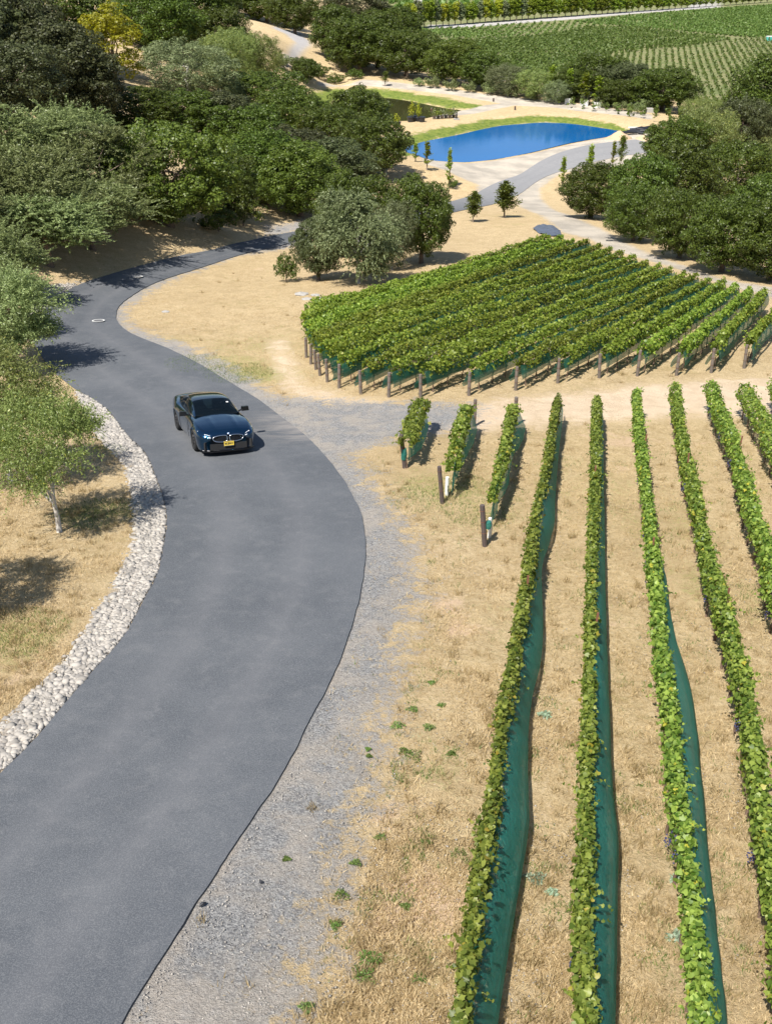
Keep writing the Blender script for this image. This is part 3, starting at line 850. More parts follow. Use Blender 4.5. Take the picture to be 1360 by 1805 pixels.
def oak_mesh(name, R, h, seed, mat, nl=34, per=620, leaf=.17, h0=.0, rmin=.85, rmax=1.5, gap=.3, wratio=.7, thin=1.0):
    C = crown_lobes(R, h * h0, h, nl, seed, rmin, rmax)
    g = np.random.default_rng(seed + 5)
    P = []; N = []; SUB = []
    for c in C:
        m = int(13 * (c[3] / rmax) ** 1.2) + 4
        d = unit(g.normal(size=(m, 3))); d[:, 2] = np.abs(d[:, 2]) * np.where(g.random(m) < .75, 1, -1)
        sc = c[:3] + d * (c[3] * g.uniform(.58, 1.04, m))[:, None] * np.array([1, 1, .85]); sr = c[3] * g.uniform(.21, .40, m)
        for q, r_ in zip(sc, sr):
            k = max(12, int(per / 13 * (r_ / (rmax * .36)) ** 2 * thin))
            e = unit(g.normal(size=(k, 3)) + unit(q - c[:3]) * .55 + np.array([0, 0, .25]))
            rr = r_ * (1 - np.abs(g.normal(0, .14, k)))
            P.append(q + e * rr[:, None] * np.array([1, 1, .85])); N.append(e)
        k = int(per * .28 * thin); e = unit(g.normal(size=(k, 3))); P.append(c[:3] + e * c[3] * g.uniform(.4, .8, (k, 1))); N.append(e)
    P = np.vstack(P); N = np.vstack(N)
    # drop leaves buried inside other lobes
    deep = np.zeros(len(P), bool)
    for c in C: deep |= np.linalg.norm((P - c[:3]) / np.array([1, 1, .82]), axis=1) < c[3] * .5
    keep = ~deep & (P[:, 2] > .25)
    P, N = P[keep], N[keep]; n = len(P)
    Nn = unit(N * 1.0 + g.normal(size=(n, 3)) * .36 + np.array([0, 0, .15]))
    ln = leaf * g.uniform(.6, 1.4, n)
    me = leaf_mesh(name, P, Nn, g.normal(size=(n, 3)), ln, ln * wratio, mat, g.random(n))
    return me, C

def feather_mesh(name, R, h, seed, mat, strands=520, per=34, leaf=.2, w=.045, h0=.15, droop=.5, up=.6, start=.35):
    """loose crown of thin leaves strung along arching twigs"""
    g = np.random.default_rng(seed)
    P = []; T = []
    C = crown_lobes(R, h * h0, h, 16, seed, R * .22, R * .4)
    for i in range(strands):
        c = C[g.integers(len(C))]
        d = unit(g.normal(size=3)); d[2] = abs(d[2]) * (1 if g.random() < .7 else -.6)
        p = c[:3] + d * c[3] * g.uniform(.2, .9)
        v = unit(np.array([p[0] * .4 / R + d[0], p[1] * .4 / R + d[1], up + .3 * d[2]]) + g.normal(size=3) * .2)
        L_ = c[3] * g.uniform(.7, 1.5); ds = L_ / per
        for k in range(per):
            p = p + v * ds; v = unit(v + np.array([0, 0, -droop * ds * 1.5]) + g.normal(size=3) * .05)
            P.append(p + g.normal(size=3) * .035); T.append(v)
    P = np.array(P); T = np.array(T); m = P[:, 2] > .15; P = P[m]; T = T[m]; n = len(P)
    T = unit(T + g.normal(size=(n, 3)) * .45)
    N = unit(g.normal(size=(n, 3)) + np.array([0, 0, .8]))
    ln = leaf * g.uniform(.6, 1.3, n)
    return leaf_mesh(name, P, N, T, ln, w * g.uniform(.7, 1.4, n), mat, g.random(n)), C

KIND = {}
def add_kind(key, R, h, crown, C, bark, tr=None, trunk_h=None, tr_r=.2, br=7, seed=1):
    limbs = [tuple(c[:3]) for c in C] if C is not None and len(C) else None
    mb = trunk_mb(trunk_h or h * .62, tr_r, br, seed, limb_to=limbs)
    KIND[key] = (R, h, crown, mb.mesh('trunk', bark, True))
def mk_oaks():
    for i, (R, h, s) in enumerate([(4.2, 7.6, 11), (4.6, 7.0, 23), (3.8, 8.2, 37)]):
        me, C = oak_mesh('oak_crown', R, h, s, M_OAK, nl=58, per=1350, leaf=.155, rmin=.8, rmax=1.5)
        add_kind('oak%d' % i, R, h, me, C, M_BARK, tr_r=.26, seed=s)
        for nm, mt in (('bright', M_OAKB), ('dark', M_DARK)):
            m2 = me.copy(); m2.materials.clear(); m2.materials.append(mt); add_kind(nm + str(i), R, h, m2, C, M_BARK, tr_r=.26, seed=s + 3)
mk_oaks()
me, C = oak_mesh('crown', 4.3, 7.6, 51, M_GREY, nl=52, per=1100, leaf=.17, wratio=.4, gap=.5); add_kind('grey0', 4.3, 7.6, me, C, M_BARK_PALE, tr_r=.22, seed=4)
m2 = me.copy(); m2.materials.clear(); m2.materials.append(M_LIME); add_kind('lime0', 4.3, 7.6, m2, C, M_BARK, tr_r=.2, seed=9)
me, C = oak_mesh('crown', 2.3, 8.0, 61, M_YEL, nl=22, per=520, leaf=.18, rmin=.6, rmax=1.0); add_kind('yellow0', 2.3, 8.0, me, C, M_BARK, tr_r=.16, seed=5)
me, C = oak_mesh('crown', 1.3, 7.0, 71, M_POP, nl=14, per=260, leaf=.34, rmin=.6, rmax=.95, h0=.14); add_kind('poplar0', 1.3, 7.0, me, C, M_BARK, tr_r=.12, seed=6, br=4)
m2 = me.copy(); m2.materials.clear(); m2.materials.append(M_YEL); add_kind('poplar1', 1.3, 7.0, m2, C, M_BARK, tr_r=.12, seed=6, br=4)
m2 = me.copy(); m2.materials.clear(); m2.materials.append(M_GREY); add_kind('poplar2', 1.3, 7.0, m2, C, M_BARK, tr_r=.12, seed=6, br=4)
for i, (R, h, s) in enumerate([(3.2, 6.4, 81), (3.4, 5.6, 92)]):
    me, C = feather_mesh('crown', R, h, s, M_OLIVE, strands=1150, per=34, leaf=.20, w=.05, up=.75, droop=.35); add_kind('olive%d' % i, R, h, me, C, M_BARK, tr_r=.16, seed=s)
me, C = feather_mesh('crown', 3.6, 7.2, 103, M_GREY, strands=1500, per=26, leaf=.2, w=.075, up=.35, droop=.65); add_kind('weep0', 3.6, 7.2, me, C, M_BARK_PALE, tr_r=.2, seed=8)
me, C = oak_mesh('crown', 1.3, 1.9, 111, M_OLIVE, nl=9, per=520, leaf=.12, rmin=.4, rmax=.62, h0=.05, wratio=.5); add_kind('shrub0', 1.3, 1.9, me, C, M_BARK, tr_r=.05, seed=2, br=4, trunk_h=1.0)
m2 = me.copy(); m2.materials.clear(); m2.materials.append(M_OAK); add_kind('shrub1', 1.3, 1.9, m2, C, M_BARK, tr_r=.05, seed=2, br=4, trunk_h=1.0)
def sapling(seed, h, R, mat, n=1500, leaf=.16):
    g = np.random.default_rng(seed); mb = MB()
    pts = [(0, 0, -.2)] + [(g.normal() * .04 * k, g.normal() * .04 * k, h * k / 6) for k in range(1, 7)]
    mb.tube(pts, [.06, .05, .045, .04, .03, .02, .008], 6)
    P = []
    for b in range(18):
        z = h * g.uniform(.22, .92); a = g.uniform(0, 6.28); r = R * (1.15 - z / h) * g.uniform(.6, 1.2)
        q = (math.cos(a) * r, math.sin(a) * r, z + r * .9); mb.tube([(0, 0, z), (q[0] * .5, q[1] * .5, z + r * .55), q], [.02, .014, .005], 4)
        k = n // 22; t = g.random((k, 1)); P.append(np.array([0, 0, z]) * (1 - t) + np.array(q) * t + g.normal(size=(k, 3)) * R * .14)
    P.append(np.c_[g.normal(size=(n // 6, 2)) * .1, g.uniform(.55, 1.02, n // 6) * h])
    P = np.vstack(P); m = len(P)
    me = leaf_mesh('sapling_crown', P, unit(g.normal(size=(m, 3)) + [0, 0, .6]), g.normal(size=(m, 3)), leaf * g.uniform(.6, 1.4, m), leaf * .6 * g.uniform(.6, 1.4, m), mat, g.random(m))
    return me, mb.mesh('trunk', M_BARK, True)
for key, sd_, h, R, mt, n in (('young0', 5, 4.2, 1.1, M_OAKB, 1900), ('young1', 6, 3.4, 1.0, M_OAKB, 4200), ('young2', 7, 4.4, .55, M_POP, 1100), ('young3', 8, 2.2, .7, M_YEL, 500)):
    me, tm = sapling(sd_, h, R, mt, n); KIND[key] = (R, h, me, tm)

def place_tree(kind, base, h, r, label, name='oak_tree', cat='tree', group=None, rot=None, sq=1.0):
    R0, h0, crown, trunk = KIND[kind]
    rz = random.uniform(0, 6.28) if rot is None else rot
    t = empty(name, tuple(base), (0, 0, rz), (r / R0, r / R0 * sq, h / h0))
    tag(t, label, cat, group)
    link(bpy.data.objects.new('trunk', trunk), t)
    link(bpy.data.objects.new('crown', crown), t)
    return t
def tree(kind, u, vb, vt, wpx, label, name='oak_tree', cat='tree', group=None, base=None, hmin=1.0):
    p = at1(u, vb) if base is None else np.array(base)
    h = max(hmin, height_for(p, vt)); _, _, dep = proj(p)
    r = wpx / 2 * dep / FPX
    return place_tree(kind, p, h, r, label, name, cat, group)

HILL = 'trees on the wooded hillside'
# kind, u, v_base, v_top, width, label, name        (far to near)
hill = [
 ('dark1', -40, 150, -60, 200, 'dark grey-green oak in the top left corner of the hillside, cut by the left border'),
 ('dark0', 40, 165, -30, 170, 'tall dark grey-green oak at the top left, second from the left border'),
 ('oak2', 130, 110, -50, 140, 'dark oak high on the hill behind the yellow-green tree'),
 ('dark2', 110, 205, 30, 170, 'dark shadowy oak left below the yellow-green tree'),
 ('dark1', 10, 215, 60, 190, 'broad dark oak just above the silvery willows, at the left border'),
 ('dark0', 160, 225, 95, 110, 'dark oak bordering the small bare bank under the yellow-green tree'),
 ('oak1', 285, 95, -35, 130, 'green oak right of the yellow-green tree at the top of the hill'),
 ('oak0', 350, 60, -45, 120, 'oak on the ridge between the green oak and the bare knoll'),
 ('grey0', 245, 60, -40, 100, 'grey-green oak on the skyline behind the yellow-green tree'),
 ('oak1', 385, 100, 5, 100, 'olive-green oak below the bare knoll, left of the light young trees'),
 ('yellow0', 205, 152, 4, 90, 'bright yellow-green tree standing out against the dark oaks'),
 ('grey0', 335, 175, 62, 150, 'blue-grey bush-like tree in the middle of the hillside'),
 ('lime0', 395, 150, 42, 70, 'light yellow-green tree left in the clump under the bare knoll'),
 ('lime0', 430, 140, 45, 60, 'light yellow-green tree in the middle of the clump under the bare knoll'),
 ('lime0', 465, 150, 52, 62, 'light yellow-green tree right in the clump, beside the far bend of the road'),
 ('grey0', 385, 190, 120, 90, 'small grey tree below the blue-grey one'),
 ('oak1', 470, 210, 118, 130, 'oak spreading below the far bend of the gravel drive'),
 ('oak0', 515, 250, 150, 120, 'oak on the slope between the far bend and the dark pond'),
 ('oak2', 250, 235, 150, 110, 'olive-green oak above the bright green oak on the left of the hillside'),
 ('oak0', 330, 250, 150, 120, 'dull green oak right above the bright green oak'),
 ('dark2', 400, 270, 160, 120, 'dark oak in the hollow in the middle of the wood'),
 ('oak1', 440, 290, 175, 130, 'oak in the middle of the wood, its crown of round clumps'),
 ('oak2', 630, 255, 150, 100, 'tall oak whose crown stands before the dark pond'),
 ('oak0', 585, 280, 180, 110, 'oak left of the tall one before the dark pond'),
 ('dark0', 520, 320, 215, 120, 'dark oak behind the bright clumpy oak above the road'),
 ('oak1', 655, 310, 198, 115, 'wide oak just left of the blue pond'),
 ('dark2', 590, 350, 240, 120, 'dark oak behind the grey weeping tree'),
 ('bright1', 300, 398, 205, 205, 'large bright green oak standing in the sun above the road bank'),
 ('bright0', 235, 330, 225, 110, 'bright green oak left behind the largest bright oak'),
 ('oak1', 392, 375, 262, 110, 'oak right of the large bright green one'),
 ('oak2', 470, 360, 225, 120, 'oak of mid green above the paved road where it leaves the wood'),
 ('bright2', 530, 382, 245, 125, 'clumpy yellowish green oak left of the grey weeping tree'),
 ('shrub1', 430, 398, 332, 62, 'round green bush at the foot of the road bank', 'bush'),
 ('shrub1', 385, 408, 360, 60, 'dark green bush beside the shaded road bank', 'bush'),
 ('shrub0', 500, 118, 96, 40, 'pale low bush beside the far bend of the drive', 'bush'),
 ('oak0', 540, 145, 98, 45, 'small round oak right of the far bend of the drive'),
]
for row in hill:
    k, u, vb, vt, w, lab = row[:6]; nm = row[6] if len(row) > 6 else 'oak_tree'
    tree(k, u, vb, vt, w * 1.3, lab, nm, 'bush' if nm == 'bush' else 'tree', HILL)
WIL = 'silvery trees left of the road'
for k, u, vb, vt, w, lab in [
 ('olive0', 30, 330, 175, 200, 'silvery feathery willow at the left border under the dark oaks'),
 ('olive1', 130, 330, 195, 130, 'small silvery willow with wind-swept pale tops, right of the one at the border'),
 ('olive0', 190, 400, 225, 150, 'silvery willow beside the bright green oak'),
 ('olive1', 85, 420, 270, 190, 'grey-green willow in the middle of the silvery group'),
 ('olive0', -20, 440, 290, 190, 'grey-green willow cut by the left border, halfway down the silvery group'),
 ('olive1', 165, 440, 325, 150, 'grey-green willow reaching down to the road bend'),
 ('olive0', 90, 470, 340, 170, 'willow lowest in the silvery group, above the light gravel patch'),
 ('olive1', 5, 520, 390, 130, 'dark shaded willow at the left border beside the light gravel patch')]:
    tree(k, u, vb, vt, w * 1.3, lab, 'willow_tree', 'tree', WIL)
# roadside trees, nearer: finer leaves
me, C = feather_mesh('crown', 2.0, 3.6, 131, M_LIME, strands=1150, per=26, leaf=.085, w=.03, up=.5, droop=.9, h0=.22); add_kind('near0', 2.0, 3.6, me, C, M_BARK_PALE, tr_r=.085, seed=14, trunk_h=2.4, br=9)
me, C = feather_mesh('crown', 2.0, 3.8, 132, M_OLIVE, strands=1500, per=26, leaf=.11, w=.035, up=.55, droop=.9, h0=.12); add_kind('near1', 2.0, 3.8, me, C, M_BARK, tr_r=.1, seed=15, trunk_h=2.4, br=9)
tree('near1', 25, 650, 478, 190, 'olive-green tree overhanging the road above the light green one', 'roadside_tree', group=WIL)
tree('near1', -20, 590, 440, 150, 'grey-green tree at the left border behind the tree that overhangs the road', 'roadside_tree', group=WIL)
tree('near0', 104, 937, 700, 215, 'light green tree with a pale trunk on the dry grass left of the road', 'roadside_tree', group=WIL)
tree('near0', 20, 850, 618, 235, 'light green tree with a drooping crown at the left border, behind the pale-trunked one', 'roadside_tree', group=WIL)
tree('near0', -105, 1090, 830, 230, 'light green tree beyond the left border whose shadow falls on the grass', 'roadside_tree', group=WIL)
# middle cluster
MID = 'trees on the dry slope in the middle'
me, C = feather_mesh('crown', 3.6, 7.2, 107, M_GREY, strands=1700, per=24, leaf=.2, w=.08, up=.45, droop=.7, h0=.02); add_kind('weep1', 3.6, 7.2, me, C, M_BARK_PALE, tr_r=.16, seed=8)
tree('weep1', 632, 500, 330, 150, 'grey weeping tree in the middle of the picture, drooping over its own shadow', 'weeping_tree', group=MID)
tree('dark0', 562, 494, 378, 96, 'dark dense tree at the left edge of the middle group, beside the road', 'oak_tree', group=MID)
tree('oak0', 742, 464, 300, 125, 'wide olive-green oak at the right of the middle group', 'oak_tree', group=MID)
tree('grey0', 690, 476, 345, 95, 'grey-green drooping tree in the centre of the middle group', 'weeping_tree', group=MID)
tree('oak2', 604, 452, 296, 105, 'tall dark oak at the back left of the middle group', 'oak_tree', group=MID)
tree('oak1', 650, 430, 300, 120, 'olive-green oak at the back of the middle group', 'oak_tree', group=MID)
tree('shrub1', 505, 497, 444, 48, 'lone olive-green bush on the dry slope left of the middle group', 'bush', 'bush')
# trees right
RT = 'oaks in the gully on the right'
for k, u, vb, vt, w, lab in [
 ('oak2', 1345, 262, 92, 150, 'tall dark oak cut by the right border, highest of the gully trees'),
 ('dark1', 1300, 275, 165, 110, 'dark oak beside the tall one at the right border'),
 ('lime0', 1235, 300, 178, 120, 'yellowish green oak in the gap in front of the striped field'),
 ('oak0', 1185, 300, 200, 120, 'olive-green oak nearest the road end at the blue pond'),
 ('lime0', 1370, 350, 240, 120, 'light olive oak at the right border under the tall dark one'),
 ('oak1', 1290, 370, 240, 150, 'broad olive-green oak in the middle of the gully'),
 ('oak2', 1190, 400, 245, 130, 'green oak behind the front row of gully trees, left of centre'),
 ('oak0', 1120, 400, 262, 120, 'green oak right of the leftmost one in the gully'),
 ('oak2', 1040, 385, 283, 105, 'leftmost dark green oak in the gully, beside the gravel road'),
 ('oak1', 1115, 425, 320, 110, 'dark green oak in the front row, left, above the gravel road'),
 ('oak1', 1195, 455, 325, 130, 'round olive-green oak in the front row, middle, above the gravel road'),
 ('oak0', 1350, 450, 300, 150, 'oak at the right border behind the front row'),
 ('oak0', 1270, 480, 335, 140, 'olive oak in the front row beside the bend of dry grass'),
 ('oak2', 1355, 495, 345, 140, 'dark oak in the front row at the right border, above the gravel road'),
]: tree(k, u, vb, vt, w * 1.12, lab, 'oak_tree', 'tree', RT)
# band behind the ponds
BD = 'trees behind the pond embankment'
for k, u, vb, vt, w, lab in [
 ('oak0', 520, 60, -20, 90, 'oak at the top behind the bare knoll, left of the tall dark ones'),
 ('oak1', 470, 40, -40, 110, 'oak on the top border above the bare knoll'),
 ('dark0', 410, 25, -50, 120, 'dark oak on the top border left of the bare knoll'),
 ('oak2', 592, 105, 5, 80, 'tall dark oak right of the far bend of the drive'),
 ('dark1', 625, 60, -30, 110, 'dark oak on the top border, left of the row of poplars'),
 ('oak1', 690, 75, 5, 100, 'oak on the top border where the row of poplars begins'),
 ('oak0', 635, 128, 22, 110, 'big dark oak behind the dark pond, left'),
 ('oak1', 715, 135, 45, 120, 'big dark oak behind the dark pond, middle'),
 ('oak2', 665, 120, 15, 90, 'dark oak between the two big ones behind the dark pond'),
 ('bright0', 800, 148, 62, 100, 'oak behind the embankment left of the paler trees'),
 ('oak0', 850, 158, 85, 75, 'oak of mid green behind the embankment right of the ponds gap'),
 ('grey0', 893, 168, 108, 70, 'pale grey-green tree behind the embankment'),
 ('lime0', 945, 175, 118, 80, 'pale green tree behind the first two white planter boxes'),
 ('oak1', 1045, 170, 85, 100, 'dark oak rising into the green field, left of its twin'),
 ('oak2', 1000, 178, 120, 60, 'small oak left of the dark oak rising into the field'),
 ('dark1', 1100, 180, 105, 100, 'dark oak rising into the green field, middle'),
 ('oak0', 1165, 195, 112, 110, 'rounded dark oak at the right end of the band in front of the striped field'),
 ('oak1', 1085, 188, 135, 70, 'low olive-green oak behind the right-hand planter boxes'),
 ('lime0', 1235, 215, 170, 70, 'yellow-green low tree at the foot of the striped field'),
 ('grey0', 980, 182, 138, 50, 'small grey tree behind the second planter box'),
]: tree(k, u, vb, vt, w * 1.2, lab, 'oak_tree', 'tree', BD)
SB = 'pale bushes along the embankment'
sbl = ['first', 'second', 'third', 'fourth', 'fifth', 'sixth', 'seventh', 'eighth', 'ninth', 'tenth', 'eleventh']
for i, (u, vb, vt, w) in enumerate([(738, 152, 136, 24), (763, 155, 132, 30), (796, 160, 138, 30), (828, 163, 142, 28), (862, 167, 140, 34), (900, 172, 148, 34), (935, 176, 152, 24), (1095, 195, 178, 34), (1140, 196, 168, 36), (1122, 200, 180, 28), (1060, 190, 176, 22)]):
    tree('shrub0', u, vb, vt, w, 'pale green rounded bush on the embankment edge, %s from the left' % sbl[i], 'bush', 'bush', SB)
for i, (u, vb, vt, w) in enumerate([(590, 148, 128, 40), (560, 138, 112, 44), (625, 140, 120, 36)]):
    tree('shrub1', u, vb, vt, w, ['round green bush behind the bank of the dark pond, middle', 'dark bush at the foot of the knoll, nearest the far bend', 'olive bush left below the tall oaks behind the dark pond'][i], 'bush', 'bush', SB)
# row of poplars along the field road
PG = 'row of young poplars along the field road'
n_pop = 62
us = np.linspace(715, 1372, n_pop)
for i, u in enumerate(us):
    vb = 47 - (u - 765) * 43.5 / 595
    hpx = np.interp(u, [715, 900, 1100, 1360], [46, 42, 31, 18])
    kind = 'poplar0'
    if u < 930: kind = ['poplar0', 'poplar1', 'poplar2', 'poplar0', 'poplar0', 'poplar2', 'poplar1'][i % 7]
    lab = {'poplar0': 'green poplar, %s from the left in the row along the field road' % ordinal(i), 'poplar1': 'yellow-leaved poplar, %s from the left in the row along the field road' % ordinal(i), 'poplar2': 'thin grey-green poplar, %s from the left in the row along the field road' % ordinal(i)}[kind]
    p = at1(u, vb); _, _, dep = proj(p)
    place_tree(kind, p, height_for(p, vb - hpx * random.uniform(.88, 1.1)), np.interp(u, [715, 1100, 1360], [9.5, 8.0, 6]) * random.uniform(.8, 1.15) * dep / FPX, lab, 'poplar_tree', 'tree', PG)
# young staked trees by the pond and road
YG = 'young trees beside the ponds and the road'
for k, u, vb, vt, w, lab, nm in [
 ('young2', 752, 300, 248, 22, 'thin young tree on the left shore of the blue pond', 'young_tree'),
 ('young2', 732, 285, 252, 20, 'small young tree left on the shore of the blue pond, next to the wood', 'young_tree'),
 ('young2', 791, 332, 262, 20, 'slender young tree on the dry corner below the blue pond', 'young_tree'),
 ('young1', 834, 392, 338, 42, 'dense round young oak left at the road junction', 'young_tree'),
 ('young1', 888, 384, 320, 52, 'larger dense young oak at the road junction, right of the round one', 'young_tree'),
 ('young2', 990, 330, 276, 20, 'pale young tree at the left tip of the gully wood', 'young_tree'),
 ('young2', 1037, 320, 255, 24, 'slender young tree rising over the gully wood before the pond road', 'young_tree'),
 ('young0', 1092, 300, 240, 30, 'young tree with layered branches before the pond road', 'young_tree'),
 ('young2', 1078, 298, 248, 16, 'thin young tree directly left of the layered one', 'young_tree'),
 ('young0', 679, 152, 126, 22, 'small round-topped tree standing alone on the bank of the dark pond', 'young_tree'),
 ('young3', 726, 214, 178, 16, 'yellow-leaved potted tree on the bank between the ponds, left of its pair', 'potted_tree'),
 ('young3', 737, 214, 181, 15, 'yellow-leaved potted tree on the bank between the ponds, right of its pair', 'potted_tree'),
 ('young3', 698, 224, 200, 18, 'low leafy potted tree beside the wood on the bank between the ponds', 'potted_tree'),
]:
    t = tree(k, u, vb, vt, w, lab, nm, 'tree', YG)
    if nm == 'potted_tree':
        mb = MB(); s = t.scale; mb.tube([(0, 0, 0), (0, 0, .5)], [.32, .42], 12); o = mb.build('pot', M_BLACKPL, t)
        o.scale = (1 / s[0], 1 / s[1], 1 / s[2])
for i, (u, v) in enumerate([(800, 345), (868, 382)][:0]): pass
tree('shrub1', 797, 332, 316, 22, 'dark low bush at the foot of the slender young tree below the blue pond', 'bush', 'bush')
# ================================================================== vineyard
LEAF = np.array([(0, 0, 0), (0, -.42, .0), (.42, -.30, .06), (.50, .10, .10), (.22, .20, .03), (0, .62, -.05), (-.22, .20, .03), (-.50, .10, .10), (-.42, -.30, .06)])
LEAF_F = np.array([(0, i, i + 1) for i in range(1, 8)] + [(0, 8, 1)])
def vine_leaves(P, N, size, g):
    n = len(P); N = unit(N); T = unit(np.cross(N, unit(g.normal(size=(n, 3))))); B = np.cross(N, T)
    s = size[:, None, None]
    V = P[:, None] + (LEAF[None, :, 0:1] * B[:, None] + LEAF[None, :, 1:2] * T[:, None] + LEAF[None, :, 2:3] * N[:, None] * g.uniform(-1, 2.2, (n, 1, 1))) * s
    F = LEAF_F[None] + (np.arange(n) * 9)[:, None, None]
    return V.reshape(-1, 3), F.reshape(-1, 3), np.repeat(g.random(n), 9)
def resample(P, step):
    P = np.asarray(P, float); d = np.r_[0, np.cumsum(np.linalg.norm(np.diff(P, axis=0), axis=1))]
    n = max(2, int(d[-1] / step) + 1); s = np.linspace(0, d[-1], n)
    return np.stack([np.interp(s, d, P[:, k]) for k in range(P.shape[1])], 1), d[-1]
trunk_mb_ = MB(); trunk_mb_.tube([(0, 0, -.08), (.015, 0, .15), (-.01, .01, .32), (.01, 0, .5)], [.028, .022, .02, .018], 6); ME_TRUNK = trunk_mb_.mesh('vine_trunk', M_VINE_WOOD, True)
stk = MB(); stk.box((0, 0, .6), (.035, .02, 1.3)); ME_STAKE = stk.mesh('stake', M_RUST)
grp = MB()
for i in range(26):
    a = random.uniform(0, 6.28); z = random.uniform(-.09, .09); r = .035 * (1 - abs(z) * 4) + .012
    c = Vector((math.cos(a) * r, math.sin(a) * r, z)); q = .016
    grp.add([c + Vector(p) * q for p in ((1, 0, 0), (-1, 0, 0), (0, 1, 0), (0, -1, 0), (0, 0, 1), (0, 0, -1))], [(0, 2, 4), (2, 1, 4), (1, 3, 4), (3, 0, 4), (2, 0, 5), (1, 2, 5), (3, 1, 5), (0, 3, 5)])
ME_GRAPE = grp.mesh('grape_cluster', simple('blue_grapes', (.045, .05, .14), .55, vary=.4, scale=30), True)

def row_path(pxs, h):
    """canopy-top pixels -> ground line under the row"""
    p = pts_at(pxs, h)[:, :2]
    return catmull(p, 5) if len(p) > 2 else p
def vine_row(path, label, group, seed, top=1.05, low=.42, half=.19, per_m=300, leaf=.10, mat=None, trunks=True, stakes=(), grapes=0, grow=None, wgrow=None, canes=0):
    g = np.random.default_rng(seed)
    P, Ln = resample(path, .25)
    base = P[0]; org = np.array([P[:, 0].mean(), P[:, 1].mean()]); oz = float(H(org[0], org[1]))
    root = empty('vine_row', (org[0], org[1], oz)); tag(root, label, 'vine row', group)
    n = int(Ln * per_m)
    s = g.uniform(0, Ln, n); d = np.linspace(0, Ln, len(P))
    cx = np.interp(s, d, P[:, 0]); cy = np.interp(s, d, P[:, 1])
    T = np.gradient(P, axis=0); T = unit(T); tx = np.interp(s, d, T[:, 0]); ty = np.interp(s, d, T[:, 1])
    w = half * (.72 + .62 * vnoise(s * 1.1, s * 0, seed) + .7 * (vnoise(s * 3.1, s * 0, seed + 9) - .5))
    tp = top * (.90 + .16 * vnoise(s * .9, s * 0 + 5, seed + 3) + .10 * (vnoise(s * 5, s * 0, seed + 8) - .3))
    if wgrow is not None: w = w * np.interp(s / Ln, wgrow[0], wgrow[1])
    if grow is not None: tp = tp * np.interp(s / Ln, grow[0], grow[1]); w = w * np.interp(s / Ln, grow[0], grow[1])
    # shell of the hedge: angle around the section
    a = g.uniform(-2.5, 2.5, n); rr = g.uniform(.5, 1.1, n) ** .6
    off = np.sin(a) * w * rr; mid = (tp + low) / 2; hz = mid + np.cos(a) * (tp - low) / 2 * rr
    # a few shoots standing out
    sh = g.random(n) < .09; off = np.where(sh, off * g.uniform(1.1, 1.7, n), off); hz = np.where(sh, hz + g.uniform(0, .12, n), hz)
    x = cx - ty * off; y = cy + tx * off
    hb = H(x, y)
    z = hb + hz + g.normal(0, .015, n)
    # ends tapered
    pos = np.stack([x + g.normal(0, .03, n), y + g.normal(0, .03, n), z], -1)
    N = np.stack([-ty * np.sin(a), tx * np.sin(a), np.cos(a) * .8 + .30], -1) + g.normal(size=(n, 3)) * .62
    sz = leaf * g.uniform(.6, 1.35, n)
    ns = int(Ln * (3.2 if leaf < .1 else 1.2)); k_ = 7
    j = g.integers(0, n, ns); sgn = np.sign(off[j]); dirv = np.stack([-ty[j] * sgn * g.uniform(.1, 1, ns) + tx[j] * g.normal(0, .6, ns), tx[j] * sgn * g.uniform(.1, 1, ns) + ty[j] * g.normal(0, .6, ns), g.uniform(-.1, .9, ns)], -1)
    dirv = unit(dirv); stp = np.arange(1, k_ + 1)[None, :, None] * .033 * (leaf / .07) * g.uniform(.5, 1.2, (ns, 1, 1))
    sp = pos[j][:, None] + dirv[:, None] * stp; sp[..., 2] -= stp[..., 0] ** 2 * .9; sp = sp.reshape(-1, 3) + g.normal(0, .012, (ns * k_, 3))
    pos = np.vstack([pos, sp]); N = np.vstack([N, g.normal(size=(ns * k_, 3)) * .7 + [0, 0, .8]]); sz = np.r_[sz, (leaf * np.linspace(.95, .6, k_))[None].repeat(ns, 0).ravel()]
    V, F, t = vine_leaves(pos, N, sz, g)
    me = np_mesh('foliage', V - np.array([org[0], org[1], oz]), F, [mat or M_VINE], dict(tint=t))
    obj('foliage', me, root)
    def put(nm, me_, sm, o_=0.0, dz=0.0, rz=None):
        cx_ = float(np.interp(sm, d, P[:, 0])); cy_ = float(np.interp(sm, d, P[:, 1])); a_ = float(np.interp(sm, d, T[:, 0])); b_ = float(np.interp(sm, d, T[:, 1]))
        x_ = cx_ - b_ * o_; y_ = cy_ + a_ * o_
        o = bpy.data.objects.new(nm, me_); o.location = (x_ - org[0], y_ - org[1], float(H(x_, y_)) - oz + dz); o.rotation_euler = (random.uniform(-.08, .08), random.uniform(-.08, .08), random.uniform(0, 6) if rz is None else rz)
        return link(o, root)
    if trunks:
        k = 0; st = 1.0 if Ln < 34 else 1.2
        for sm in np.arange(.5, Ln, st):
            put('trunk', ME_TRUNK, sm); k += 1
    for sm in stakes: put('stake', ME_STAKE, sm * Ln, .02, 0, 0)
    for k in range(grapes): put('grape_cluster', ME_GRAPE, g.uniform(.0, Ln), g.choice([-1, -1, -1, 1]) * half * g.uniform(.95, 1.2), g.uniform(.42, .75))
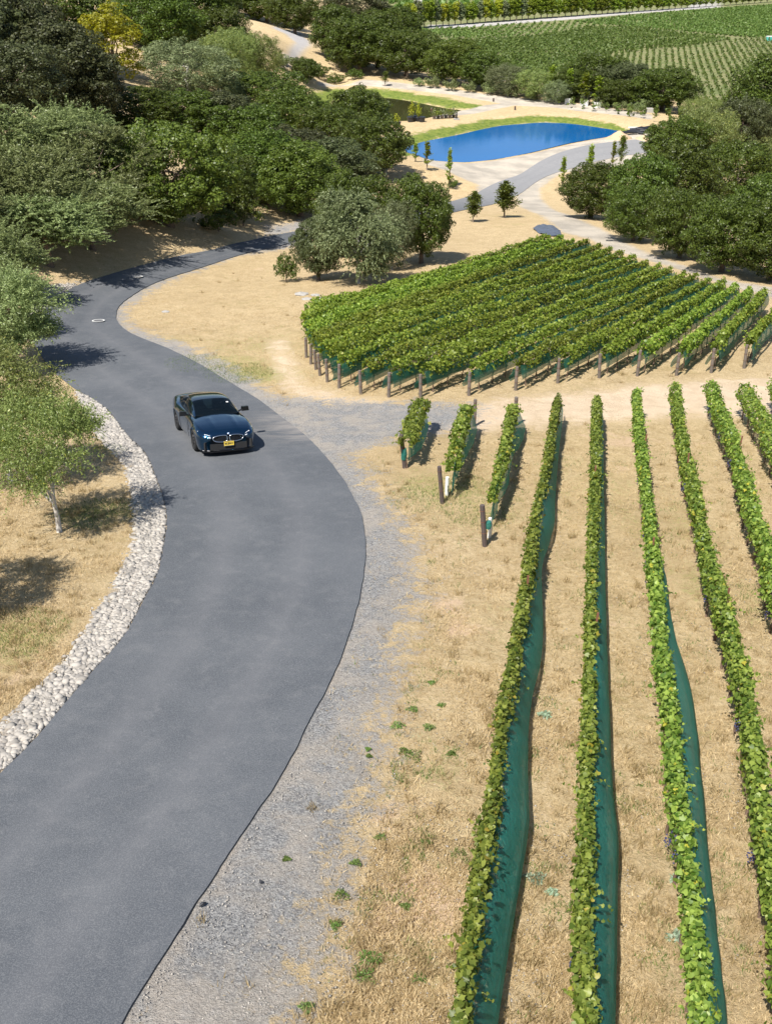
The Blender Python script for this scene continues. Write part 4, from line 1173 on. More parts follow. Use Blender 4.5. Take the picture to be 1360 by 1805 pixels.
    if canes:
        mb = MB()
        for k in range(0):
            sm = g.uniform(.2, Ln - .5); 
            q = []
            for j in range(4):
                ss = sm + j * .16; o_ = g.normal(0, .06)
                X = np.interp(ss, d, P[:, 0]) - np.interp(ss, d, T[:, 1]) * o_; Y = np.interp(ss, d, P[:, 1]) + np.interp(ss, d, T[:, 0]) * o_
                q.append((X - org[0], Y - org[1], float(H(X, Y)) + top * .99 + .02 * j - oz))
            mb.tube(q, .006, 3, False)
        pass
    return root

def net_sheet(inner, outer, label, group, seed, h_in=.72, h_out=.25, K=7, sag=.10, fold=.02, mat=None):
    """bird net hung from the fruit wire of the row (inner, xy) out to its loose lower edge (outer, xyz)"""
    g = np.random.default_rng(seed)
    n = max(30, int(np.linalg.norm(np.diff(outer[:, :2], axis=0), axis=1).sum() / .12))
    def rs(A):
        d = np.r_[0, np.cumsum(np.linalg.norm(np.diff(A[:, :2], axis=0), axis=1))]; s = np.linspace(0, d[-1], n)
        return np.stack([np.interp(s, d, A[:, k]) for k in range(A.shape[1])], 1)
    I = rs(inner); O = rs(outer)
    zi = H(I[:, 0], I[:, 1]) + h_in; 
    A = np.c_[I[:, :2], zi]; B = O.copy()
    V = []
    s = np.arange(n)
    for k in range(K + 1):
        t = k / K
        p = A * (1 - t) + B * t
        # billow outward: bag shape
        p[:, 2] -= sag * np.sin(t * math.pi) * (.4 + 1.2 * vnoise(s * .09, s * 0, seed))
        p[:, 2] += fold * 1.4 * np.sin(s * .9 + 5 * t + 4 * vnoise(s * .11, s * 0, seed + 6)) * (vnoise(s * .06, s * 0, seed + 7) > .5) + fold * np.sin(s * .45 + 2.5 * t + 3 * vnoise(s * .07, s * 0 + t * 2, seed + 4)) * (.3 + t)
        out = unit(B[:, :2] - A[:, :2]); p[:, :2] += out * (.05 * np.sin(t * math.pi) * (vnoise(s * .15, s * 0, seed + 2)))[:, None]
        V.append(p)
    # gathered hem turned in under
    hem = B.copy(); out = unit(B[:, :2] - A[:, :2]); hem[:, :2] -= out * .06; hem[:, 2] -= .07; V.append(hem)
    V = np.stack(V, 1); W = V.shape[1]; idx = np.arange(n * W).reshape(n, W)
    F = np.stack([idx[:-1, :-1], idx[:-1, 1:], idx[1:, 1:], idx[1:, :-1]], -1).reshape(-1, 4)
    o = obj('bird_net', np_mesh('bird_net', V.reshape(-1, 3), F, [mat or M_NET], smooth=True))
    return tag(o, label, 'net', group)

NR = 'vine rows of the near vineyard'; NG = 'green nets of the near vineyard'
near_rows = {
 'A': [(744, 702), (728, 740), (716, 772)],
 'B': [(824, 712), (808, 765), (797, 812)],
 'C': [(904, 712), (893, 770), (878, 830), (867, 865)],
 'D': [(983, 700), (972, 760), (963, 820), (945, 900), (932, 1000), (920, 1070), (908, 1150), (887, 1256), (872, 1384), (861, 1443), (848, 1528), (835, 1613), (823, 1698), (816, 1800), (812, 1900)],
 'E': [(1052, 697), (1051, 760), (1048, 880), (1044, 1000), (1042, 1128), (1037, 1298), (1034, 1400), (1034, 1480), (1031, 1570), (1031, 1698), (1040, 1800), (1046, 1900)],
 'F': [(1122, 684), (1127, 752), (1137, 835), (1147, 919), (1155, 997), (1160, 1050), (1171, 1170), (1184, 1256), (1192, 1384), (1204, 1443), (1219, 1549), (1232, 1677), (1247, 1796), (1258, 1900)],
 'G': [(1189, 678), (1203, 766), (1219, 835), (1238, 919), (1254, 997), (1268, 1040), (1294, 1128), (1319, 1234), (1336, 1341), (1352, 1443), (1368, 1560), (1392, 1700), (1415, 1850)],
 'H': [(1252, 673), (1270, 718), (1291, 766), (1312, 835), (1332, 905), (1352, 961), (1378, 1050), (1408, 1150), (1440, 1270), (1475, 1400)],
 'I': [(1312, 679), (1338, 724), (1362, 766), (1387, 830), (1420, 930), (1460, 1060), (1500, 1180)],
 'J': [(1366, 668), (1388, 715), (1415, 780), (1450, 860), (1490, 960)],
}
rlab = {
 'A': 'shortest vine row, a dark leafy stub beside the gravel turn-off',
 'B': 'second shortest vine row, ending behind a dark post at the green weeds',
 'C': 'third short vine row, ending at the lowest dark post',
 'D': 'long leaning vine row with the widest green net on its right',
 'E': 'long vine row running almost straight up the picture, a net along its right',
 'F': 'third of the long vine rows, with a narrow net at its lower right',
 'G': 'long leafy vine row leaving the picture low at the right border, without a wide net',
 'H': 'thick vine row leaving at the right border halfway down',
 'I': 'leafy vine row between the thick row and the right border',
 'J': 'vine row just showing at the right border by the dirt path',
}
paths = {}
for i, (k, px) in enumerate(near_rows.items()):
    paths[k] = row_path(px, 1.0)
    vine_row(paths[k], rlab[k], NR, 100 + i, top=1.06, half=dict(A=.20, B=.14, C=.105, D=.078, E=.072, F=.080, G=.105, H=.15, I=.18, J=.19)[k],
             per_m=dict(A=520, B=440, C=400).get(k, 600), low=.70 if k in 'ABC' else .5, leaf=.085 if k in 'ABC' else .070,
             stakes={'D': (.55,), 'E': (.30, .62), 'F': (.22, .5), 'G': (.3, .6), 'H': (.3,), 'I': (.35,)}.get(k, ()),
             grapes={'F': 10, 'G': 14, 'H': 8, 'I': 4, 'E': 3}.get(k, 0), canes=0 if k in 'ABC' else 26,
             grow=([0, .8, 1], [1, 1, .75]) if k in 'BC' else None)
nets = {
 'A': ([(750, 749), (744, 775), (732, 795), (714, 806)], .30),
 'B': ([(836, 755), (829, 780), (812, 815), (798, 842), (790, 868)], .28),
 'C': ([(921, 748), (916, 775), (901, 800), (893, 830), (889, 858), (870, 892), (858, 915)], .26),
 'D': ([(992, 722), (989, 760), (984, 800), (978, 880), (977, 920), (968, 955), (955, 1000), (955, 1050), (957, 1107), (952, 1170), (939, 1222), (932, 1273), (930, 1340), (931, 1400), (931, 1464), (914, 1570), (896, 1677), (880, 1784), (864, 1900)], .26),
 'E': [[(1062, 730), (1063, 830), (1065, 919), (1066, 1000), (1069, 1128), (1074, 1256), (1079, 1384), (1084, 1425), (1089, 1485), (1088, 1570), (1087, 1656), (1084, 1800), (1084, 1900)], .30],
 'F': [[(1168, 1000), (1174, 1030), (1186, 1107), (1207, 1179), (1223, 1247), (1233, 1341), (1241, 1421), (1250, 1528), (1263, 1635), (1276, 1762), (1290, 1890)], .30],
}
nlab = {'A': 'green net on the shortest vine row beside the turn-off', 'B': 'green net on the second short vine row', 'C': 'green net trailing down to the lowest dark post',
        'D': 'widest green net, billowing along the leaning long row', 'E': 'green net in a straight band along the upright long row', 'F': 'narrow green net widening along the lower third long row'}
for i, (k, (px, ho)) in enumerate(nets.items()):
    px = [(a_ + (5 if k in 'ABC' else 0), b_) for a_, b_ in px]; outer = catmull(pts_at(px, ho), 4)
    pth = paths[k]; 
    j0 = np.argmin(np.hypot(*(pth - outer[0, :2]).T)); j1 = np.argmin(np.hypot(*(pth - outer[-1, :2]).T))
    inner = pth[min(j0, j1):max(j0, j1) + 1]
    tn = unit(np.gradient(inner, axis=0)); inner = inner + np.c_[-tn[:, 1], tn[:, 0]] * (.06 if k in 'ABC' else .04)
    if (inner[0] - inner[-1]) @ (outer[0, :2] - outer[-1, :2]) < 0: inner = inner[::-1]
    net_sheet(inner, outer, nlab[k], NG, 300 + i, h_in=.93 if k in 'ABC' else .92, sag=-.03 if k in 'ABC' else -.05, fold=.03 if k in 'ABC' else .014)
# scrap of net on the third row
def post(u, vb, vt, label, group, lean=(0, 0), mat=None, w=.11):
    p = at1(u, vb); h = height_for(p, vt)
    mb = MB(); mb.tube([(0, 0, -.15), (0, 0, h * .5), (0, 0, h)], [w * .55, w * .52, w * .5], 8)
    root = mb.build('wooden_post', mat or M_POST); root.location = tuple(p); root.rotation_euler = (lean[0], lean[1], 0)
    b = MB()
    for z in (.35, .62, .88): b.disc((0, 0, h * z), (0, 0, 1), w * .60, 8, w * .45); b.tube([(0, 0, h * z - .006), (0, 0, h * z + .006)], w * .56, 8, False)
    b.build('wire', M_RUST, root)
    return tag(root, label, 'post', group)
PGp = 'end posts of the near vineyard'
post(713, 826, 766, 'dark end post wrapped in net at the shortest vine row', PGp, (0, -.1), M_POST_DARK, .11)
post(779, 886, 822, 'dark end post with a white plastic sleeve behind it, middle of the three low posts', PGp, (0, -.1), M_POST_DARK, .10)
post(854, 964, 890, 'lowest dark end post with green net tied to it', PGp, (0, -.1), M_POST_DARK, .11)
post(906, 752, 700, 'grey end post showing over the top of the third short vine row', PGp, (0, 0), M_POST, .11)
post(835, 752, 704, 'grey end post behind the top of the second short row', PGp, (0, 0), M_POST, .10)
mb = MB(); p = at1(787, 872); mb.tube([(0, 0, 0), (.0, 0, .24), (.0, 0, .5)], [.05, .05, .045], 10); o = mb.build('grow_tube', M_WHITE); o.location = tuple(p); tag(o, 'white plastic sleeve around a young vine behind the middle dark post', 'plastic tube')
mb = MB(); p = at1(861, 950); mb.tube([(0, 0, 0), (.03, 0, .3), (.0, 0, .55)], [.045, .045, .04], 10); o = mb.build('grow_tube', M_WHITE); o.location = tuple(p); tag(o, 'white plastic sleeve beside the lowest dark post', 'plastic tube')
# net wound round the posts
for u, v, hh, w_, lb in ((711, 800, .32, .3, 'green net wound round the end post of the shortest row'), (857, 925, .16, .3, 'green net knotted to the lowest dark post')):
    p = at1(u, {711: 826, 857: 962}[u]); h = height_for(p, v); mb = MB(); mb.tube([(0, 0, h - hh / 2), (.01, 0, h), (0, 0, h + hh / 2)], [.075, .085, .07], 10); o = mb.build('bird_net', M_NET); o.location = tuple(p); tag(o, lb, 'net', NG)

# ---- the dense block beyond the dirt path
BR = 'vine rows of the dense middle vineyard'; BP = 'end posts of the dense middle vineyard'; BN = 'green nets of the dense middle vineyard'
ends = [(540, 630), (548, 642), (557, 652), (564, 662), (577, 674), (598, 685), (636, 695), (685, 700), (741, 700), (826, 697), (908, 688), (982, 676), (1055, 667), (1122, 662), (1191, 662), (1252, 658), (1310, 650)]
tips = [(1013, 420), (1038, 422), (1059, 431), (1079, 438), (1099, 444), (1120, 451), (1140, 457), (1165, 464), (1185, 471), (1207, 479), (1228, 482), (1250, 489), (1275, 494), (1298, 499), (1324, 506), (1349, 508), (1385, 522)]
HB = 1.12
E0 = pts_at(ends)[:, :2]; T0 = pts_at(tips, HB)[:, :2]
left_tips = [(993, 415), (969, 413), (908, 441), (837, 471), (753, 496)]
TL = pts_at(left_tips, HB)[:, :2]
left_ends_px = [(536, 618), (533, 605), (533, 594), (536, 584), (545, 575)]
EL = pts_at(left_ends_px)[:, :2]
allE = np.vstack([EL[::-1], E0]); allT = np.vstack([TL[::-1], T0])
ordn = ['first', 'second', 'third', 'fourth', 'fifth', 'sixth', 'seventh', 'eighth', 'ninth', 'tenth', 'eleventh', 'twelfth', 'thirteenth', 'fourteenth', 'fifteenth', 'sixteenth', 'seventeenth', 'eighteenth', 'nineteenth', 'twentieth', 'twenty-first', 'twenty-second']
for i, (a, b) in enumerate(zip(allE, allT)):
    d = unit((b - a)[None])[0]; nrm = np.array([-d[1], d[0]])
    m1 = a + (b - a) * .33 + nrm * .12 * math.sin(i); m2 = a + (b - a) * .66
    path = np.vstack([a + d * .25, m1, m2, b - d * .1]); path = catmull(path, 4)
    path = path + np.c_[vnoise(np.arange(len(path)) * .7, np.zeros(len(path)), i) - .5, np.zeros(len(path))] * .12
    vine_row(path, 'vine row of the dense block, %s from the left by its far tip' % ordn[i], BR, 500 + i, top=HB + .05, low=.56, half=.17, per_m=350, leaf=.09, wgrow=([0, .35, .60, 1], [1.3, 1.1, .48, .38]) if i < 17 else ([0, 1], [.85, .6]), mat=M_VINE2, canes=0)
    # net under the foliage on the right-hand side, near end and (for the outer rows) all along
    Ln = np.linalg.norm(b - a)
    for side, s0, s1, lb in ((-1, .0, 1.0, 'green net along the right side of the %s row of the dense block'),):
        k = max(12, int(Ln * (s1 - s0) / .4)); s = np.linspace(s0, s1, k) * Ln
        c = a[None] + d[None] * s[:, None]
        if i < 3 and False: continue
        inn = c + nrm * side * .12
        w = .19 + .05 * vnoise(s * .5, s * 0, i)
        out = c + nrm * side * w[:, None] if hasattr(w, '__len__') else c + nrm * side * w
        zz = H(out[:, 0], out[:, 1]) + .36 + .12 * vnoise(s * .45, s * 0, i + 50)
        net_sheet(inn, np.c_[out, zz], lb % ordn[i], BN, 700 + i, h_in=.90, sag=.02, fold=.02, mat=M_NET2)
    if i >= 5:
        u, v = ends[i - 5]; vt = v - np.interp(i, [5, 10, 21], [34, 41, 43]) * random.uniform(.92, 1.06)
        post(u, v, vt, 'weathered end post of the %s row of the dense block' % ordn[i], BP, (random.uniform(-.04, .04), random.uniform(-.06, .03)), M_POST, .11)
# net sagging round the open ends of the front rows
def net_end(i):
    a, b = allE[i], allT[i]; d = unit((b - a)[None])[0]; nrm = np.array([-d[1], d[0]])
    s = np.linspace(-.05, 3.2, 24)
    for side in (1,):
        c = a[None] + d[None] * s[:, None]; inn = c + nrm * side * .10; out = c + nrm * side * .26
        zz = H(out[:, 0], out[:, 1]) + .38
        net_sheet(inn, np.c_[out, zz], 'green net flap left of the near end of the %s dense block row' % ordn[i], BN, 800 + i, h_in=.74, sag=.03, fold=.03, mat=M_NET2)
for i in range(10, 21): net_end(i)

# ---- valley vineyards: far-off rows that read as one mass
def valley(name, poly_px, spacing, along, size, keep, label, mat, bearing, per=6, hgt=1.1):
    P = pts_at(poly_px)[:, :2]
    c, s = math.cos(bearing), math.sin(bearing)
    dv = np.array([s, c]); nv = np.array([c, -s])
    a = P @ nv; b = P @ dv
    A, B = np.meshgrid(np.arange(a.min(), a.max(), spacing), np.arange(b.min(), b.max(), along))
    A = A.ravel() + rng.normal(0, .12, A.size); B = B.ravel() + rng.uniform(-.5, .5, B.size) * along
    q = A[:, None] * nv + B[:, None] * dv
    k = (poly_sd(q[:, 0], q[:, 1], P) > 0) & (rng.random(len(q)) < keep * (.55 + .9 * fbm(q[:, 0] * .06, q[:, 1] * .06, 77)))
    q = q[k]; n = len(q)
    if n > 26000: 
        sel = rng.choice(n, 26000, replace=False); q = q[sel]; n = 26000
    z = H(q[:, 0], q[:, 1])
    C = np.repeat(np.c_[q, z], per, 0); m = len(C)
    jit = rng.normal(size=(m, 3)) * np.array([size * .28, size * .28, hgt * .22]); C = C + jit; C[:, 2] += hgt * .6
    me = leaf_mesh(name, C, unit(rng.normal(size=(m, 3)) + [0, 0, .7]), rng.normal(size=(m, 3)), size * rng.uniform(.5, 1.1, m), size * .75 * rng.uniform(.5, 1.1, m), mat)
    tag(obj(name, me), label, 'vineyard', kind='stuff'); print(name, n)
B1 = math.radians(13)
valley('valley_vines', [(1012, 39), (1360, 10), (1520, -2), (1520, 76), (1310, 66), (1200, 56), (1090, 46)], 1.4, 1.3, .95, .95, 'dense green vineyard across the valley, just below the row of poplars', M_FIELD, B1, 8, .8)
valley('valley_vines', [(700, 70), (1030, 49), (1120, 49), (1290, 70), (1230, 80), (1110, 92), (1040, 106), (1000, 125), (880, 140), (700, 120)], 1.4, 1.3, .95, .98, 'dark green vineyard in the middle of the valley behind the pond trees', M_FIELD, B1, 8, .8)
valley('valley_vines', [(700, 66), (765, 52), (900, 44), (1012, 39), (1080, 46), (1030, 49)], 2.6, 1.2, 1.0, .9, 'thin pale vineyard strip between the field road and the dark vineyard', M_FIELD, B1, 4)
valley('valley_vines', [(1030, 108), (1110, 93), (1230, 81), (1310, 70), (1520, 80), (1520, 260), (1250, 250), (1000, 190), (860, 150), (900, 138), (1000, 126)], 1.75, .9, .62, .75, 'sparse striped vineyard with dry ground showing, in front of the right-hand oaks', M_FIELD, B1, 5)
valley('valley_vines', [(560, -60), (720, 30), (765, 25), (900, 20), (1100, 8), (1360, -8), (1500, -60)], 5.5, 1.8, 2.8, .95, 'vineyard of wide pale stripes beyond the row of poplars', M_FIELD, math.radians(6), 4)
# ================================================================== the car
def car_mats():
    m, n, b = new_mat('black_car_paint')
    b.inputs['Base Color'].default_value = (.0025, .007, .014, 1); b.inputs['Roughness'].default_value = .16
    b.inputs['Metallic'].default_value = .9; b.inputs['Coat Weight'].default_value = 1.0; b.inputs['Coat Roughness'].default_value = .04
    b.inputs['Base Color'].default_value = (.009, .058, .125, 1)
    g, n, b = new_mat('tinted_glass')
    b.inputs['Base Color'].default_value = (.004, .008, .012, 1); b.inputs['Roughness'].default_value = .03; b.inputs['Specular IOR Level'].default_value = .55
    tr = nd(n, 'ShaderNodeBsdfTransparent'); tr.inputs[0].default_value = (.35, .42, .45, 1)
    mx = nd(n, 'ShaderNodeMixShader'); mx.inputs[0].default_value = .5
    L(n, b.outputs[0], mx.inputs[1]); L(n, tr.outputs[0], mx.inputs[2]); L(n, mx.outputs[0], n.nodes['Material Output'].inputs[0])
    return m, g
M_PAINT, M_GLASS = car_mats()
M_ROOFP = simple('roof_black', (.006, .008, .012), .18, vary=0, coat=1.0)
M_RUB = simple('rubber', (.012, .012, .013), .8, vary=.2)
M_RIM = simple('dark_alloy', (.06, .06, .065), .35, metal=.9, vary=0)
M_CHROME = simple('chrome', (.75, .77, .80), .15, metal=1.0, vary=0)
M_TRIM = simple('gloss_black', (.004, .004, .005), .3, vary=0)
M_INT = simple('cabin_leather', (.02, .02, .022), .6, vary=.2)
M_LAMP = simple('lamp_glass', (.06, .07, .08), .35, vary=0)
M_DRL = simple('running_light', (.7, .73, .78), .7, vary=0, emit=((.9, .95, 1.0), .15))
M_PLATE = simple('yellow_plate', (.72, .52, .06), .5, vary=.05)
M_INK = simple('plate_ink', (.02, .02, .03), .6, vary=0)
M_BADGE_B = simple('blue_enamel', (.02, .16, .5), .3, vary=0); M_BADGE_W = simple('white_enamel', (.85, .85, .85), .3, vary=0)

def smooth_interp(x, X, Y):
    """monotone-ish cubic through the points, X ascending"""
    X = np.array(X, float); Y = np.array(Y, float); m = np.gradient(Y, X); x = np.clip(x, X[0], X[-1])
    i = np.clip(np.searchsorted(X, x) - 1, 0, len(X) - 2); h = X[i + 1] - X[i]; t = (x - X[i]) / h
    return (2 * t ** 3 - 3 * t ** 2 + 1) * Y[i] + (t ** 3 - 2 * t ** 2 + t) * h * m[i] + (-2 * t ** 3 + 3 * t ** 2) * Y[i + 1] + (t ** 3 - t ** 2) * h * m[i + 1]
XS = [-2.42, -2.36, -2.2, -1.9, -1.5, -1.27, -1.0, -.4, .3, 1.0, 1.55, 1.9, 2.15, 2.32, 2.41, 2.45]
WMAX = [.60, .74, .84, .91, .955, .965, .945, .915, .915, .93, .945, .93, .89, .80, .68, .56]
ZMAX = [.62, .62, .62, .62, .64, .65, .62, .58, .56, .58, .60, .58, .55, .52, .50, .48]
WSH = [.52, .64, .73, .79, .85, .86, .84, .81, .81, .83, .845, .82, .76, .66, .54, .44]
ZSH = [.86, .92, .96, .965, .95, .94, .925, .91, .90, .885, .865, .82, .765, .71, .66, .62]
ZC = [.90, .98, 1.03, 1.04, 1.03, 1.02, 1.01, 1.0, 1.0, .985, .93, .88, .825, .765, .70, .655]
ZB = [.40, .28, .22, .20, .19, .19, .18, .17, .17, .17, .17, .17, .16, .15, .15, .16]
XF, XR, RW = 1.53, -1.29, .345
def arch(x):
    z = np.full_like(x, -1.0)
    for xc in (XF, XR):
        d = np.abs(x - xc); z = np.where(d < .40, np.maximum(z, np.sqrt(np.maximum(0, .40 ** 2 - d ** 2)) + .33), z)
    return z
def body_pts(x, t):
    """x station, t in 0..1 from the sill to the centre line (right half, y>0)"""
    x = np.asarray(x, float); t = np.asarray(t, float)
    w, zm, ws, zs, zc, zb = [smooth_interp(x, XS, A) for A in (WMAX, ZMAX, WSH, ZSH, ZC, ZB)]
    za = arch(x); zb2 = np.maximum(zb, za)
    ky = [w * .93, w * .965, w, w * .985, ws, ws * .80, ws * .45, ws * 0]
    kz = [zb2, np.maximum(zb + .12, za + .005), np.maximum(zm, za + .015), np.maximum(zm + (zs - zm) * .55, za + .03), zs, zs + (zc - zs) * .52, zs + (zc - zs) * .9, zc]
    # power-dome creases of the bonnet
    u = t * 7; i = np.clip(u.astype(int), 0, 6); f = u - i
    KY = np.stack(np.broadcast_arrays(*ky), 0); KZ = np.stack(np.broadcast_arrays(*kz), 0)
    def cr(K):
        g = lambda j: np.take_along_axis(K, np.clip(j, 0, 7)[None], 0)[0]
        a, b, c, d = g(i - 1), g(i), g(i + 1), g(i + 2)
        a = np.where(i == 0, 2 * b - c, a); d = np.where(i == 6, (-g(np.full_like(i, 6)) if K is KY else g(np.full_like(i, 6))), d)
        return .5 * (2 * b + (c - a) * f + (2 * a - 5 * b + 4 * c - d) * f * f + (3 * b - a - 3 * c + d) * f ** 3)
    y, z = cr(KY), cr(KZ)
    dome = np.exp(-((y - .36) / .06) ** 2) * np.clip((x - 1.05) / .3, 0, 1) * np.clip((2.4 - x) / .5, 0, 1) * .018
    return np.stack([np.broadcast_to(x, y.shape), y, z + dome * (t > .55)], -1)
def build_car():
    root = empty('parked_car'); root.name = 'car'
    xs = np.unique(np.concatenate([np.linspace(-2.42, 2.45, 110), XF + np.linspace(-.4, .4, 25), XR + np.linspace(-.4, .4, 25)]))
    tt_ = np.linspace(0, 1, 36)
    X, T = np.meshgrid(xs, tt_, indexing='ij')
    Rr = body_pts(X, T); Lf = Rr[:, ::-1][:, 1:].copy(); Lf[..., 1] *= -1
    V = np.concatenate([Rr, Lf], 1); n, W = V.shape[:2]
    idx = np.arange(n * W).reshape(n, W)
    F = np.stack([idx[:-1, :-1], idx[1:, :-1], idx[1:, 1:], idx[:-1, 1:]], -1).reshape(-1, 4)
    v = V.reshape(-1, 3); vs = [tuple(p) for p in v]; fs = [tuple(f) for f in F]
    fs.append(tuple(idx[-1])); fs.append(tuple(idx[0][::-1]))
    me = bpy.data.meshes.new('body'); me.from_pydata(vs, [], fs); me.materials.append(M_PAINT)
    me.polygons.foreach_set('use_smooth', [True] * len(fs)); me.update()
    body = obj('body', me, root)
    # dark underbody and wheel wells
    mb = MB(); mb.box((0, 0, .30), (4.5, 1.30, .24)); mb.box((.1, 0, .55), (2.0, 1.6, .6)); mb.build('underbody', M_TRIM, root)
    # cabin
    GX_ = [-2.02, -1.85, -1.6, -1.3, -.9, -.4, 0, .2, .45, .75, 1.02]
    GZr = [1.01, 1.06, 1.135, 1.215, 1.30, 1.345, 1.335, 1.31, 1.235, 1.12, .985]
    GWb = [.60, .66, .71, .755, .775, .785, .79, .79, .785, .77, .73]
    GWr = [.56, .54, .525, .525, .55, .585, .61, .62, .645, .675, .70]
    gx = np.linspace(-2.02, 1.02, 64); ts = np.linspace(0, 1, 25)
    def cab(x, t):
        zr = smooth_interp(x, GX_, GZr); wb = smooth_interp(x, GX_, GWb); wr = smooth_interp(x, GX_, GWr)
        zb = smooth_interp(x, XS, ZSH) + .02
        rail = zr - .075 * np.clip((zr - .98) / .2, 0, 1); rail = np.maximum(rail, zb + .005)
        s = np.clip(t / .45, 0, 1); q = np.clip((t - .45) / .55, 0, 1)
        y = np.where(t < .45, wb + (wr - wb) * s + .03 * np.sin(s * math.pi), wr * np.cos(q * math.pi / 2) ** .75)
        z = np.where(t < .45, zb + (rail - zb) * s, rail + (zr - rail) * np.sin(q * math.pi / 2) ** 1.1)
        return np.stack([np.broadcast_to(x, y.shape), y, z], -1)
    Xg, Tg = np.meshgrid(gx, ts, indexing='ij'); A = cab(Xg, Tg); B = A[:, ::-1][:, 1:].copy(); B[..., 1] *= -1
    V = np.concatenate([A, B], 1); tfull = np.concatenate([ts, ts[::-1][1:]]); side = np.concatenate([np.ones(25), -np.ones(24)])
    n, W = V.shape[:2]; parts = {}
    for i in range(n - 1):
        for j in range(W - 1):
            xm = (gx[i] + gx[i + 1]) / 2; tm = (tfull[j] + tfull[j + 1]) / 2; sd_ = side[j]
            slope = xm - 0
            if tm > .50:
                if xm > .16: nm = 'windshield'
                elif xm > -.95: nm = 'roof'
                elif xm > -1.9: nm = 'rear_window'
                else: nm = 'cabin_frame'
            elif tm < .42 and tm > .04 and -1.55 < xm < .62 and not (-.50 < xm < -.42): nm = 'side_window_l' if sd_ > 0 else 'side_window_r'
            else: nm = 'cabin_frame'
            parts.setdefault(nm, []).append((i * W + j, (i + 1) * W + j, (i + 1) * W + j + 1, i * W + j + 1))
    vall = V.reshape(-1, 3)
    for nm, f in parts.items():
        f = np.array(f); used, inv = np.unique(f, return_inverse=True)
        mat = M_PAINT if nm == 'cabin_frame' else (M_ROOFP if nm == 'roof' else M_GLASS)
        me = np_mesh(nm, vall[used], inv.reshape(f.shape), [mat], smooth=True)
        obj('side_window' if nm.startswith('side_window') else nm, me, root)
    # front part of the roof is a glass sunroof reflecting the sky
    # interior
    mb = MB(); mb.box((.62, 0, .985), (.75, 1.36, .05), taper=.9); mb.build('dashboard', M_INT, root)
    for sy in (1, -1):
        mb = MB(); mb.box((-.35, sy * .36, 1.08), (.16, .46, .36), Matrix.Rotation(-.25, 3, 'Y'), .8); mb.box((-.42, sy * .36, 1.24), (.09, .24, .12)); mb.box((-.1, sy * .36, 1.0), (.5, .46, .08)); mb.build('seat', M_INT, root)
    mb = MB(); c = Vector((.30, .36, 1.07)); tilt = Matrix.Rotation(-1.1, 3, 'Y')
    ring = [c + tilt @ Vector((math.cos(a) * .18, math.sin(a) * .18, 0)) for a in np.linspace(0, 2 * math.pi, 25)]
    mb.tube(ring, .014, 6, False); mb.tube([c, c + Vector((.3, 0, -.1))], .03, 6); 
    for a in (0, 2.1, 4.2): mb.tube([c, c + tilt @ Vector((math.cos(a) * .17, math.sin(a) * .17, 0))], .014, 5)
    mb.build('steering_wheel', M_TRIM, root)
    # wheels
    for xw in (XF, XR):
        for sy in (1, -1):
            wr = empty('wheel', (xw, sy * .80, RW)); wr.parent = root
            mb = MB(); prof = [(.225, -.125), (.30, -.13), (.335, -.11), (.345, -.06), (.345, .06), (.335, .11), (.30, .13), (.225, .125)]
            nseg = 40; vs = []; fs = []
            for k in range(nseg):
                a = 2 * math.pi * k / nseg
                for r, y in prof: vs.append((math.cos(a) * r, y, math.sin(a) * r))
            m_ = len(prof)
            for k in range(nseg):
                for j in range(m_): fs.append((k * m_ + j, ((k + 1) % nseg) * m_ + j, ((k + 1) % nseg) * m_ + (j + 1) % m_, k * m_ + (j + 1) % m_))
            mb.add(vs, fs); mb.build('tyre', M_RUB, wr, True)
            mb = MB()
            mb.tube([(0, sy * .085, 0), (0, sy * .115, 0)], .06, 14)
            for k in range(10):
                a = 2 * math.pi * k / 10
                mb.tube([(math.cos(a) * .04, sy * .105, math.sin(a) * .04), (math.cos(a) * .14, sy * .10, math.sin(a) * .14), (math.cos(a + .08) * .24, sy * .085, math.sin(a + .08) * .24)], [.022, .017, .013], 5)
            rg_ = [(math.cos(a) * .238, sy * .105, math.sin(a) * .238) for a in np.linspace(0, 2 * math.pi, 37)]; mb.tube(rg_, .014, 6, False)
            mb.tube([(0, sy * -.02, 0), (0, sy * .03, 0)], .2, 20)
            mb.build('rim', M_RIM, wr, True)
    # nose: intake, splitter, kidney grilles, badge, plate
    mb = MB()
    pts_ = [(2.25, -.84), (2.38, -.70), (2.455, -.5), (2.475, 0), (2.455, .5), (2.38, .70), (2.25, .84)]
    for z0, z1, o_ in ((.13, .165, .035),):
        top = [(x + o_, y * 1.02, z1) for x, y in pts_] + [(x - .35, y * .9, z1) for x, y in reversed(pts_)]
        bot = [(x, y, z0) for x, y, z in top]; k = len(top)
        mb.add(top + bot, [tuple(range(k)), tuple(range(2 * k - 1, k - 1, -1))] + [(i, i + k, (i + 1) % k + k, (i + 1) % k) for i in range(k)])
    mb.build('splitter', M_TRIM, root)
    mb = MB(); mb.box((2.452, 0, .295), (.03, 1.16, .20)); 
    for sy in (1, -1): mb.box((2.36, sy * .66, .33), (.05, .26, .26), Matrix.Rotation(-sy * .75, 3, 'Z'))
    mb.build('lower_intake', M_RUB, root)
    mb = MB(); mb.tube([(2.33, -.80, .19), (2.44, -.6, .185), (2.49, -.3, .185), (2.50, 0, .185), (2.49, .3, .185), (2.44, .6, .185), (2.33, .80, .19)], .007, 5); mb.build('chin_trim', M_RIM, root)
